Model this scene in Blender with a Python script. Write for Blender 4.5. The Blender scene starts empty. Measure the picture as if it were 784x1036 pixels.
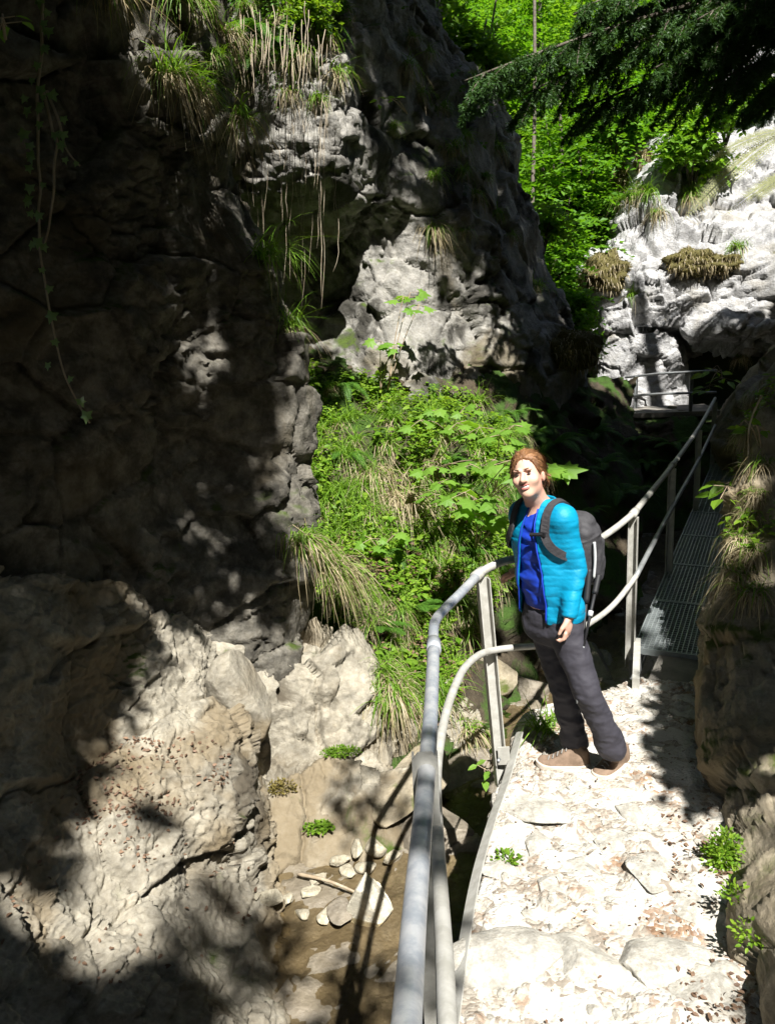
import bpy, bmesh, math, random
import numpy as np
from mathutils import Vector, Matrix
from mathutils.bvhtree import BVHTree
random.seed(5)
RNG = np.random.default_rng(11)
SC = bpy.context.scene
COL = SC.collection
PI = math.pi
A = np.array

# ------------------------------------------------------------------ camera frame
TH, PH, CZ, FL = math.radians(14), math.radians(3), 2.3, 800.0
_a = PI/2-TH
ROT = A([[1,0,0],[0,math.cos(_a),-math.sin(_a)],[0,math.sin(_a),math.cos(_a)]]) @ \
      A([[math.cos(PH),math.sin(PH),0],[-math.sin(PH),math.cos(PH),0],[0,0,1]])
CAM = A([0,0,CZ])
def U(px, py, d):
    return ROT @ A([(px-392)/FL*d, (518-py)/FL*d, -d]) + CAM
def G(px, py, z=0.0):
    r = ROT @ A([(px-392)/FL, (518-py)/FL, -1.0])
    return r*((z-CZ)/r[2]) + CAM
SUN = A([0.15,-0.56,0.81]); SUN = SUN/np.linalg.norm(SUN)
UP = A([0,0,1.0])

# ------------------------------------------------------------------ object helpers
def link(o, parent=None):
    COL.objects.link(o)
    if parent is not None: o.parent = parent
    return o
def tag(o, label=None, cat=None, group=None, kind=None):
    if label: o['label'] = label
    if cat: o['category'] = cat
    if group: o['group'] = group
    if kind: o['kind'] = kind
    return o
def empty(name, loc, label, cat, group=None):
    o = bpy.data.objects.new(name, None); o.empty_display_size = 0.1
    o.location = [float(v) for v in loc]; link(o)
    return tag(o, label, cat, group)
def build(name, V, polys, mat, parent=None, smooth=True, origin=None):
    """One mesh object. V (n,3) world coordinates, polys list of (m,k) index arrays. Local = world - origin."""
    V = np.asarray(V, dtype=np.float64)
    if parent is not None and origin is None: origin = np.array(parent.location)
    if origin is not None: V = V - np.asarray(origin)
    if not isinstance(polys, (list, tuple)): polys = [polys]
    polys = [np.asarray(p, dtype=np.int32) for p in polys if len(p)]
    me = bpy.data.meshes.new(name)
    me.vertices.add(len(V)); me.vertices.foreach_set('co', V.astype(np.float32).ravel())
    lv = np.concatenate([p.ravel() for p in polys])
    lt = np.concatenate([np.full(len(p), p.shape[1], np.int32) for p in polys])
    ls = np.concatenate([[0], np.cumsum(lt)[:-1]]).astype(np.int32)
    me.loops.add(len(lv)); me.loops.foreach_set('vertex_index', lv)
    me.polygons.add(len(lt)); me.polygons.foreach_set('loop_start', ls)
    me.polygons.foreach_set('use_smooth', np.full(len(lt), bool(smooth)))
    me.update(calc_edges=True); me.validate()
    me.materials.append(mat)
    o = bpy.data.objects.new(name, me)
    if origin is not None and parent is None: o.location = [float(v) for v in origin]
    return link(o, parent)
def join(parts):
    """merge (V, polys) pairs"""
    Vs, out, n = [], {}, 0
    for V, polys in parts:
        if not isinstance(polys, (list, tuple)): polys = [polys]
        for p in polys:
            p = np.asarray(p)
            if len(p): out.setdefault(p.shape[1], []).append(p+n)
        Vs.append(np.asarray(V)); n += len(V)
    return np.concatenate(Vs), [np.concatenate(v) for v in out.values()]
def copy_tree(o, loc=None, rot=None, scale=None, parent=None):
    c = o.copy(); link(c, parent)
    if loc is not None: c.location = [float(v) for v in loc]
    if rot is not None: c.rotation_euler = rot
    if scale is not None: c.scale = (scale,)*3 if not hasattr(scale, '__len__') else scale
    for ch in list(o.children): copy_tree(ch, parent=c)
    return c

# ------------------------------------------------------------------ numpy noise
def _h(i, j, k, s):
    n = (i*374761393 + j*668265263 + k*1440662683 + s*982451653) & 0xFFFFFFFF
    n = ((n ^ (n >> 13))*1274126177) & 0xFFFFFFFF
    n = ((n ^ (n >> 15))*2246822519) & 0xFFFFFFFF
    return (n ^ (n >> 16)) & 0xFFFFFFFF
def noise(P, s=0):
    Pi = np.floor(P).astype(np.int64); Pf = P-Pi
    w = Pf*Pf*Pf*(Pf*(Pf*6-15)+10)
    out = np.zeros(len(P))
    for dx in (0,1):
        for dy in (0,1):
            for dz in (0,1):
                h = _h(Pi[:,0]+dx, Pi[:,1]+dy, Pi[:,2]+dz, s)
                g = np.stack([(h & 1023)/511.5-1, ((h >> 10) & 1023)/511.5-1, ((h >> 20) & 1023)/511.5-1], 1)
                d = ((Pf-A([dx,dy,dz]))*g).sum(1)
                ww = (w[:,0] if dx else 1-w[:,0])*(w[:,1] if dy else 1-w[:,1])*(w[:,2] if dz else 1-w[:,2])
                out += d*ww
    return out*1.25
def fbm(P, o=4, s=0, gain=.5):
    a, t, f = 1.0, 0, 1.0
    for k in range(o):
        t = t + a*noise(P*f+k*17.3, s+k); a *= gain; f *= 2.07
    return t
def ridge(P, o=4, s=0, gain=.5):
    a, t, f = 1.0, 0, 1.0
    for k in range(o):
        t = t + a*(1-2*np.abs(noise(P*f+k*9.1, s+k))); a *= gain; f *= 2.1
    return t
def voro(P, s=0, facet=False):
    Pi = np.floor(P).astype(np.int64)
    F1 = np.full(len(P), 9.0); F2 = F1.copy(); R = np.zeros(len(P)); FC = np.zeros(len(P))
    for dx in (-1,0,1):
        for dy in (-1,0,1):
            for dz in (-1,0,1):
                c = Pi + A([dx,dy,dz])
                h = _h(c[:,0], c[:,1], c[:,2], s)
                q = c + np.stack([(h & 1023)/1023., ((h >> 10) & 1023)/1023., ((h >> 20) & 1023)/1023.], 1)
                d = np.sqrt(((P-q)**2).sum(1))
                new = d < F1
                F2 = np.where(new, F1, np.minimum(F2, d))
                h2 = _h(h, h*0+7, c[:,0], s+3)
                R = np.where(new, (h2 & 4095)/4095., R)
                if facet:
                    g = np.stack([((h2 >> 2) & 255)/127.5-1, ((h2 >> 10) & 255)/127.5-1, ((h2 >> 18) & 255)/127.5-1], 1)
                    FC = np.where(new, ((P-q)*g).sum(1), FC)
                F1 = np.where(new, d, F1)
    return (F1, F2, R, FC) if facet else (F1, F2, R)
def sst(a, b, x):
    t = np.clip((x-a)/(b-a), 0, 1); return t*t*(3-2*t)

# ------------------------------------------------------------------ surfaces
def cr(pts, n):
    """Catmull-Rom through pts (k,...) resampled to n"""
    pts = np.asarray(pts, float); k = len(pts)
    t = np.linspace(0, k-1, n); i = np.clip(t.astype(int), 0, k-2); u = (t-i).reshape((-1,)+(1,)*(pts.ndim-1))
    p0 = pts[np.clip(i-1,0,k-1)]; p1 = pts[i]; p2 = pts[i+1]; p3 = pts[np.clip(i+2,0,k-1)]
    return .5*((2*p1)+(-p0+p2)*u+(2*p0-5*p1+4*p2-p3)*u*u+(-p0+3*p1-3*p2+p3)*u**3)
def grid_faces(n, m):
    i, j = np.meshgrid(np.arange(n-1), np.arange(m-1), indexing='ij'); a = (i*m+j).ravel()
    return np.stack([a, a+m, a+m+1, a+1], 1)
def grid_normals(Pg):
    n = np.cross(np.gradient(Pg, axis=1), np.gradient(Pg, axis=0)); n /= np.linalg.norm(n, axis=2, keepdims=True)+1e-9
    return n
BVH = {}
def sheet(name, ctrl, n, m, disp, mat, label=None, cat=None, kind='structure', world=False):
    """ctrl rows (top to bottom) of columns: (px, py, depth) or world points"""
    C = A([[p if world else U(*p) for p in row] for row in ctrl])
    Pg = cr(C, n); Pg = np.swapaxes(cr(np.swapaxes(Pg, 0, 1), m), 0, 1)
    N = grid_normals(Pg)
    if label != 'flip' and np.mean((N*(CAM-Pg)).sum(2)) < 0: N = -N
    P = Pg.reshape(-1,3); NN = N.reshape(-1,3)
    cell = np.maximum(np.linalg.norm(np.gradient(Pg, axis=0), axis=2), np.linalg.norm(np.gradient(Pg, axis=1), axis=2)).ravel()
    V = P + NN*(disp(P, cell) if disp.__code__.co_argcount > 1 else disp(P))[:,None]
    F = grid_faces(n, m)
    nz = np.cross(V[F[:,1]]-V[F[:,0]], V[F[:,2]]-V[F[:,0]])
    if (nz*NN[F[:,0]]).sum() < 0: F = F[:,::-1]
    o = build(name, V, F, mat)
    tag(o, label, cat, None, kind)
    BVH[o.name] = BVHTree.FromPolygons(V.tolist(), F.tolist())
    o['_n'] = 0; del o['_n']
    SHEETS[o.name] = (V, F)
    return o
SHEETS = {}
def hit(px, py, only=None):
    """first visible ground or rock point behind a photograph pixel: point, normal"""
    d = ROT @ A([(px-392)/FL, (518-py)/FL, -1.0]); d /= np.linalg.norm(d)
    best = None
    for k, b in BVH.items():
        if only and k not in only: continue
        h = b.ray_cast(Vector(CAM), Vector(d))
        if h[0] is not None and (best is None or h[3] < best[2]): best = (A(h[0]), A(h[1]), h[3])
    if best is None: return None
    nn = best[1]
    if nn @ d > 0: nn = -nn
    return best[0], nn
def drop(x, y, names, z=20):
    best = None
    for k in names:
        h = BVH[k].ray_cast(Vector((x,y,z)), Vector((0,0,-1)))
        if h[0] is not None and (best is None or h[0].z > best[2]): best = A(h[0])
    return best

def rockdisp(big=.12, block=.10, crack=.06, fine=.025, sc=1.0, layer=1.7, seed=0, pits=.02):
    """broken rock: tilted facets at three sizes, joints between them, rough grain"""
    def f(P, cell=0):
        q = P*sc; k3 = np.clip(1.5-cell*sc/.045, 0, 1); kf = np.clip(1.5-cell*sc/.03, .15, 1); k2 = np.clip(1.5-cell*sc/.12, .1, 1)
        w = np.stack([noise(q*1.3, seed+1), noise(q*1.3+5, seed+2), noise(q*1.3+9, seed+3)], 1)
        w2 = np.stack([noise(q*6, seed+4), noise(q*6+5, seed+5), noise(q*6+9, seed+6)], 1)
        d = big*fbm(q*.7, 4, seed+20)
        F1, F2, R, T = voro((q+.22*w+.035*w2)*A([1.15,1.15,1.15*layer]), seed+11, True)
        e = F2-F1
        d = d + block*(.7*(R-.5)+.85*T) - crack*.6*(1-sst(0, .06, e))
        G1, G2, R2, T2 = voro((q+.10*w+.03*w2)*A([3.4,3.4,3.4*layer]), seed+31, True)
        m = sst(-.35,.25,noise(q*1.1+3, seed+8))
        d = d + k2*block*(.22+.25*m)*(.5*(R2-.5)+.8*T2) - k2*crack*.25*m*(1-sst(0, .09, G2-G1))
        H1, H2, R3, T3 = voro((q+.03*w+.02*w2)*A([10,10,10*layer]), seed+51, True)
        d = d + k3*(pits*m*(.9*(R3-.5)+1.5*T3) - pits*.5*(1-sst(0,.3,H1)))
        d = d + k3*fine*ridge(q*5.5, 2, seed+40, .6)*(.55+.45*m)*.7 + kf*fine*(.45*ridge(q*23, 3, seed+42, .6)*(.55+.45*m) + .5*fbm(q*31, 2, seed+60))
        return d
    return f

# ------------------------------------------------------------------ tubes, profiles
def tube(path, r, n=8, caps=True):
    path = np.asarray(path, float); k = len(path)
    r = np.broadcast_to(np.asarray(r, float), (k,))
    T = np.gradient(path, axis=0); T /= np.linalg.norm(T, axis=1, keepdims=True)+1e-12
    ref = A([0,0,1.0]) if abs(T[0,2]) < .9 else A([1.0,0,0])
    x = np.cross(ref, T[0]); x /= np.linalg.norm(x)
    V = []
    ang = np.arange(n)*2*PI/n
    for i in range(k):
        x = x - T[i]*(x@T[i]); x /= np.linalg.norm(x)+1e-12; y = np.cross(T[i], x)
        V.append(path[i]+r[i]*(np.cos(ang)[:,None]*x+np.sin(ang)[:,None]*y))
    V = np.concatenate(V)
    i, j = np.meshgrid(np.arange(k-1), np.arange(n), indexing='ij'); a = (i*n+j).ravel(); b = (i*n+(j+1) % n).ravel()
    polys = [np.stack([a, b, b+n, a+n], 1)]
    if caps: polys.append(np.stack([np.arange(n)[::-1], (k-1)*n+np.arange(n)]))
    return V, polys
def box(c, ax, ay, az):
    """box about c with half-axis vectors"""
    c, ax, ay, az = map(np.asarray, (c, ax, ay, az))
    V = A([c+sx*ax+sy*ay+sz*az for sz in (-1,1) for sy in (-1,1) for sx in (-1,1)])
    F = A([[0,2,3,1],[4,5,7,6],[0,1,5,4],[2,6,7,3],[0,4,6,2],[1,3,7,5]])
    return V, [F]
def prism(poly, o, ex, ey, ez):
    """2-D polygon poly in plane (ex,ey) at o extruded by vector ez"""
    poly = np.asarray(poly, float); n = len(poly)
    b = o + poly[:,:1]*ex + poly[:,1:]*ey
    V = np.concatenate([b, b+ez])
    i = np.arange(n); j = (i+1) % n
    return V, [np.stack([i, j, j+n, i+n], 1), np.stack([i[::-1], i+n])]

# ------------------------------------------------------------------ SDF surface nets
def snet(f, lo, hi, h, coarse=4):
    """surface nets of f < 0 in a box; f is only evaluated near the surface"""
    lo = np.asarray(lo, float); n = np.ceil((np.asarray(hi)-lo)/h).astype(int)+1
    n = ((n+coarse-1)//coarse)*coarse
    ev = lambda ii: f(lo+h*ii)
    cn = n//coarse
    ci = np.stack(np.meshgrid(*[np.arange(k) for k in cn], indexing='ij'), -1).reshape(-1,3)
    cv = ev(ci*coarse+(coarse-1)/2).reshape(cn)
    v = np.repeat(np.repeat(np.repeat(cv, coarse, 0), coarse, 1), coarse, 2).astype(np.float32)
    near = np.stack(np.nonzero(np.abs(v) < 1.6*coarse*h), 1)
    for q in range(0, len(near), 400000):
        e = near[q:q+400000]; v[tuple(e.T)] = ev(e)
    sg = v < 0
    cs = lambda a, i, j, k: a[i:n[0]-1+i, j:n[1]-1+j, k:n[2]-1+k]
    off = [(i,j,k) for i in (0,1) for j in (0,1) for k in (0,1)]
    s = sum(cs(sg, *o).astype(np.int8) for o in off)
    act = (s > 0) & (s < 8)
    ii = np.stack(np.nonzero(act), 1)
    c = [v[tuple((ii+A(o)).T)].astype(float) for o in off]
    acc = np.zeros((len(ii),3)); cnt = np.zeros(len(ii))
    for a in range(8):
        for b in range(a+1, 8):
            oa, ob = A(off[a]), A(off[b])
            if np.abs(oa-ob).sum() != 1: continue
            m = (c[a] < 0) != (c[b] < 0)
            t = np.where(m, c[a]/np.where(m, c[a]-c[b], 1), 0)
            acc += np.where(m[:,None], oa+t[:,None]*(ob-oa), 0); cnt += m
    V = lo+h*(ii+acc/cnt[:,None])
    idx = -np.ones(tuple(n-1), np.int32); idx[act] = np.arange(len(ii))
    Fs = []
    for ax in range(3):
        s0 = [slice(1,-1)]*3; s1 = [slice(1,-1)]*3
        s0[ax] = slice(0, n[ax]-1); s1[ax] = slice(1, n[ax])
        a, b = sg[tuple(s0)], sg[tuple(s1)]
        e = np.stack(np.nonzero(a != b), 1); inside = a[tuple(e.T)]
        for q in range(3):
            if q != ax: e[:,q] += 1
        u, w = (ax+1) % 3, (ax+2) % 3
        du, dw = np.eye(3, dtype=int)[u], np.eye(3, dtype=int)[w]
        quad = np.stack([idx[tuple((e-du-dw).T)], idx[tuple((e-dw).T)], idx[tuple(e.T)], idx[tuple((e-du).T)]], 1)
        Fs.append(np.where(inside[:,None], quad, quad[:,::-1]))
    return V, [np.concatenate(Fs)]
def cap(P, a, b, ra, rb):
    a = np.asarray(a); ab = np.asarray(b)-a; t = np.clip(((P-a)@ab)/(ab@ab), 0, 1)
    return np.linalg.norm(P-a-t[:,None]*ab, axis=1)-(ra+(rb-ra)*t)
def ell(P, c, M, r):
    """ellipsoid; rows of M are its axes"""
    q = (P-np.asarray(c))@np.asarray(M).T; r = np.asarray(r)
    k0 = np.linalg.norm(q/r, axis=1); k1 = np.linalg.norm(q/(r*r), axis=1)+1e-9
    return k0*(k0-1)/k1
def smin(a, b, k):
    h = np.clip(.5+.5*(b-a)/k, 0, 1); return b+(a-b)*h-k*h*(1-h)
def smax(a, b, k): return -smin(-a, -b, k)

# ------------------------------------------------------------------ leaves
LEAF = (A([[0,0,0],[-.26,.32,.05],[0,.34,0],[.26,.32,.05],[-.2,.68,.02],[0,.7,-.04],[.2,.68,.02],[0,1,-.12]]),
        [A([[0,2,1],[0,3,2],[4,5,7],[5,6,7]]), A([[1,2,5,4],[2,3,6,5]])])
DIAM = (A([[0,0,0],[-.3,.5,.06],[0,1,-.05],[.3,.5,.06]]), [A([[0,2,1],[0,3,2]])])
_ml = [(0,0),(.12,.02),(.42,-.12),(.34,.12),(.62,.3),(.36,.38),(.38,.62),(.17,.6),(0,1)]
MAPLE = (A([[x,y,-.25*abs(x)-.12*y*y] for x,y in _ml]+[[-x,y,-.25*abs(x)-.12*y*y] for x,y in _ml[1:-1]]+[[0,.3,.03]]),
         [A([[16,i,i+1] for i in range(0,8)]+[[16,9,0]]+[[16,i+1,i] for i in range(9,15)]+[[16,8,15]])])
IVY = (A([[0,0,0],[.45,-.15,-.05],[.35,.25,0],[.5,.5,-.06],[.2,.55,0],[0,1,-.1],[-.2,.55,0],[-.5,.5,-.06],[-.35,.25,0],[-.45,-.15,-.05],[0,.3,.04]]),
       [A([[10,i,i+1] for i in range(9)]+[[10,9,0]])])
def unit(v): return v/(np.linalg.norm(v, axis=-1, keepdims=True)+1e-12)
def scatter(tpl, pos, axis, nrm, size):
    """copies of a leaf template: +y along axis, +z about nrm"""
    TV, TF = tpl; N = len(pos)
    y = unit(np.asarray(axis)); x = unit(np.cross(y, nrm)); z = np.cross(x, y)
    s = np.broadcast_to(np.asarray(size, float), (N,))
    V = pos[:,None,:] + s[:,None,None]*(TV[None,:,0:1]*x[:,None,:]+TV[None,:,1:2]*y[:,None,:]+TV[None,:,2:3]*z[:,None,:])
    off = (np.arange(N)*len(TV))[:,None,None]
    return V.reshape(-1,3), [(f[None]+off).reshape(-1, f.shape[1]) for f in TF]
def rnd_unit(n):
    return unit(RNG.normal(size=(n,3)))
def sprays(centers, rad, n_sp, n_lf, lsize, tpl=DIAM, flat=.75, tilt=.45, length=.45, out=None):
    """leafy twigs lying roughly level, like beech sprays"""
    centers = np.asarray(centers, float); k = len(centers); rad = np.broadcast_to(np.asarray(rad, float), (k,))
    w = rad**2; ci = RNG.choice(k, n_sp, p=w/w.sum())
    d = rnd_unit(n_sp); rr = rad[ci]*RNG.uniform(.25, 1, n_sp)**.5
    c = centers[ci]+d*A([1,1,flat])*rr[:,None]
    ax = d*A([1,1,.3])+.7*rnd_unit(n_sp)*A([1,1,.35]); ax = unit(ax)
    nr = unit(A([0,0,1.0])+tilt*rnd_unit(n_sp)+.25*d)
    side = unit(np.cross(ax, nr))
    t = np.linspace(-.5, .5, n_lf)[None,:]+RNG.uniform(-.03,.03,(n_sp,n_lf))
    sg = np.where(np.arange(n_lf) % 2, 1, -1)[None,:]
    L = length*RNG.uniform(.6,1.2,n_sp)[:,None]
    pos = c[:,None,:]+(t*L)[...,None]*ax[:,None,:]-UP*(.35*L*(t+.5)**2)[...,None]
    la = ax[:,None,:]*.55+sg[...,None]*side[:,None,:]*(1.05-t[...,None])+RNG.normal(size=(n_sp,n_lf,3))*.28
    ln = nr[:,None,:]+RNG.normal(size=(n_sp,n_lf,3))*.35
    sz = lsize*RNG.uniform(.6,1.15,(n_sp,n_lf))
    return scatter(tpl, pos.reshape(-1,3), la.reshape(-1,3), ln.reshape(-1,3), sz.ravel())
def blades(base, direc, L, w, droop, seg=5, curl=.15):
    """arching grass blades: base (n,3), direc (n,3) start direction, L, w, droop arrays"""
    n = len(base); t = np.linspace(0,1,seg+1)
    L = np.broadcast_to(L,(n,)); w = np.broadcast_to(w,(n,)); droop = np.broadcast_to(droop,(n,))
    d = unit(direc)
    hz = RNG.normal(size=(n,3))*curl
    p = base[:,None,:]+(L[:,None]*t)[...,None]*d[:,None,:]+(L[:,None]*t**2)[...,None]*hz[:,None,:]
    p[...,2] -= (droop*L)[:,None]*t**2
    # keep the length by normalising steps
    st = np.diff(p, axis=1); st = unit(st)*(L/seg)[:,None,None]
    p = np.concatenate([p[:,:1], p[:,:1]+np.cumsum(st, 1)], 1)
    s = unit(np.cross(d, UP+.3*rnd_unit(n)))
    ww = (w[:,None]*np.clip(1.15-t**1.6*1.12,.06,1))[...,None]*s[:,None,:]
    V = np.stack([p-ww, p+ww], 2).reshape(-1,3)
    i = np.arange(seg)*2
    q = np.stack([i, i+1, i+3, i+2], 1)
    F = (q[None]+(np.arange(n)*(seg+1)*2)[:,None,None]).reshape(-1,4)
    return V, [F]
def fern_frond(base, direc, L, width, droop=.5, n=26, nrm=UP, fat=.30):
    t = np.linspace(0,1,n+1)
    d = unit(np.asarray(direc)); p = base+L*t[:,None]*d; p[:,2] -= droop*L*t**2
    T = unit(np.gradient(p, axis=0)); side = unit(np.cross(T, nrm+0*T)); nn = np.cross(side, T)
    prof = width*np.sin(np.clip(t*.93+.07,0,1)*PI)**.75
    parts = [tube(p, .004*(1.1-t), 4, False)]
    pos, ax, nr, sz = [], [], [], []
    for sg in (-1,1):
        k = slice(2, n+1)
        a = unit(side[k]*sg+.35*T[k]-.22*nn[k]+RNG.normal(size=(n-1,3))*.06)
        for f in np.linspace(.08,.95,5):
            for s2 in (-1,1):
                pos.append(p[k]+a*(prof[k]*f)[:,None]); ax.append(unit(T[k]*s2*.9+a*.6)); nr.append(nn[k])
                sz.append(prof[k]*fat*(1.15-f))
    parts.append(scatter(DIAM, np.concatenate(pos), np.concatenate(ax), np.concatenate(nr)+.2*rnd_unit(len(pos)*(n-1)), np.concatenate(sz)+.004))
    return join(parts)
# ------------------------------------------------------------------ materials
def nt(name):
    m = bpy.data.materials.new(name); m.use_nodes = True
    t = m.node_tree; t.nodes.clear()
    o = t.nodes.new('ShaderNodeOutputMaterial')
    return m, t, o
def N(t, typ, ins=None, **kw):
    n = t.nodes.new(typ)
    for k, v in kw.items(): setattr(n, k, v)
    for k, v in (ins or {}).items():
        if isinstance(v, bpy.types.NodeSocket): t.links.new(v, n.inputs[k])
        else: n.inputs[k].default_value = v
    return n
def rgb(c): return (c[0], c[1], c[2], 1)
def mix(t, f, a, b, bt='MIX'):
    n = t.nodes.new('ShaderNodeMix'); n.data_type = 'RGBA'; n.blend_type = bt
    for s, v in ((0, f), (6, a), (7, b)):
        if isinstance(v, bpy.types.NodeSocket): t.links.new(v, n.inputs[s])
        else: n.inputs[s].default_value = v if s == 0 else rgb(v)
    return n.outputs[2]
def ramp(t, f, a, b):
    n = N(t, 'ShaderNodeMapRange', {'Value': f, 'From Min': a, 'From Max': b}); n.interpolation_type = 'SMOOTHSTEP'
    return n.outputs[0]
def noi(t, co, s, d=5, r=.6, dist=0):
    return N(t, 'ShaderNodeTexNoise', {'Vector': co, 'Scale': s, 'Detail': d, 'Roughness': r, 'Distortion': dist}).outputs[0]
def geo_co(t): return N(t, 'ShaderNodeTexCoord').outputs['Object']
def mat_rock(name, base, dark, stain, hi=1.22, moss=(.05,.075,.012), moss_lo=.62, moss_n=.25, bump=.5, rough=.9, stain_lo=.55, spec=.25, dark_lo=.56, scale=1.0):
    m, t, o = nt(name); co = geo_co(t)
    n1 = noi(t, co, 1.6*scale, 8, .62, .6); n2 = noi(t, co, 6*scale, 8, .65, .3); n3 = noi(t, co, 28*scale, 6, .7); n4 = noi(t, co, .9*scale, 4, .55, 1.0)
    c = mix(t, ramp(t, n2, .35, .68), tuple(.72*x for x in base), tuple(min(1,hi*x) for x in base))
    c = mix(t, ramp(t, n3, .3, .72), mix(t, 1, c, (.72,.70,.66), 'MULTIPLY'), c)
    c = mix(t, ramp(t, n1, dark_lo, dark_lo+.14), c, dark)
    c = mix(t, N(t, 'ShaderNodeMath', {0: ramp(t, n4, stain_lo, stain_lo+.16), 1: .75}, operation='MULTIPLY').outputs[0], c, stain)
    g = N(t, 'ShaderNodeNewGeometry'); z = N(t, 'ShaderNodeSeparateXYZ', {0: g.outputs['Normal']}).outputs[2]
    mm = N(t, 'ShaderNodeMath', {0: ramp(t, z, moss_n, moss_n+.5), 1: ramp(t, noi(t, co, 2.3, 6, .6, .4), moss_lo, moss_lo+.12)}, operation='MULTIPLY').outputs[0]
    mc = mix(t, noi(t, co, 40, 4, .7), tuple(.45*x for x in moss), tuple(1.5*x for x in moss))
    c = mix(t, mm, c, mc)
    v = N(t, 'ShaderNodeTexVoronoi', {'Vector': co, 'Scale': 34*scale}).outputs['Distance']
    h = N(t, 'ShaderNodeMath', {0: noi(t, co, 45*scale, 8, .7), 1: N(t, 'ShaderNodeMath', {0: v, 1: .35}, operation='MULTIPLY').outputs[0]}, operation='ADD').outputs[0]
    b = N(t, 'ShaderNodeBump', {'Strength': bump, 'Distance': .03, 'Height': h})
    p = N(t, 'ShaderNodeBsdfPrincipled', {'Base Color': c, 'Roughness': rough, 'Normal': b.outputs[0], 'Specular IOR Level': spec})
    t.links.new(p.outputs[0], o.inputs[0]); return m
def mat_leaf(name, c1, c2, trans=.45, rough=.5, spec=.3, tc=None):
    """c1..c2 vary leaf to leaf"""
    m, t, o = nt(name)
    g = N(t, 'ShaderNodeNewGeometry'); r = g.outputs['Random Per Island']
    c = mix(t, r, c1, c2)
    p = N(t, 'ShaderNodeBsdfPrincipled', {'Base Color': c, 'Roughness': rough, 'Specular IOR Level': spec})
    tcol = mix(t, 1, c, tc or (1.5,1.45,.55), 'MULTIPLY')
    tr = N(t, 'ShaderNodeBsdfTranslucent', {'Color': tcol})
    mx = N(t, 'ShaderNodeMixShader', {0: trans, 1: p.outputs[0], 2: tr.outputs[0]})
    t.links.new(mx.outputs[0], o.inputs[0]); return m
def mat_plain(name, c1, c2=None, scale=8, rough=.7, metal=0, bump=0, bscale=60, spec=.4, coat=0):
    m, t, o = nt(name); co = geo_co(t)
    c2 = c2 or tuple(.8*x for x in c1)
    c = mix(t, ramp(t, noi(t, co, scale, 6, .65), .35, .65), c1, c2)
    p = N(t, 'ShaderNodeBsdfPrincipled', {'Base Color': c, 'Roughness': rough, 'Metallic': metal, 'Specular IOR Level': spec, 'Coat Weight': coat})
    if bump:
        b = N(t, 'ShaderNodeBump', {'Strength': bump, 'Distance': .01, 'Height': noi(t, co, bscale, 5, .65)})
        t.links.new(b.outputs[0], p.inputs['Normal'])
    t.links.new(p.outputs[0], o.inputs[0]); return m

M = {}
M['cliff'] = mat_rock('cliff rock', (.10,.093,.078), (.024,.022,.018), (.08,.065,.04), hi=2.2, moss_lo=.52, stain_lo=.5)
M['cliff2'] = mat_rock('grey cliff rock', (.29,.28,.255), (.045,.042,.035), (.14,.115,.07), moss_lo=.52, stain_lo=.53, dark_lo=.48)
M['lime'] = mat_rock('pale limestone', (.46,.46,.465), (.15,.15,.15), (.27,.25,.21), moss=(.09,.08,.02), moss_lo=.63, stain_lo=.56, dark_lo=.54, bump=.9)
M['shelf'] = mat_rock('water worn rock', (.31,.285,.23), (.075,.063,.045), (.17,.13,.075), moss_lo=.60, stain_lo=.45, dark_lo=.52, bump=.45)
M['wetrock'] = mat_rock('wet stream rock', (.23,.20,.155), (.10,.085,.06), (.17,.14,.095), moss_lo=.75, stain_lo=.5, rough=.5, spec=.5)
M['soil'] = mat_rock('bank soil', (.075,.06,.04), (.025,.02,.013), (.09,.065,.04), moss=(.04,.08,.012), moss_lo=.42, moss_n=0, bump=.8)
M['right'] = mat_rock('mossy right rock', (.30,.26,.19), (.09,.075,.05), (.19,.145,.08), moss=(.06,.08,.012), moss_lo=.52, stain_lo=.47)
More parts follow.
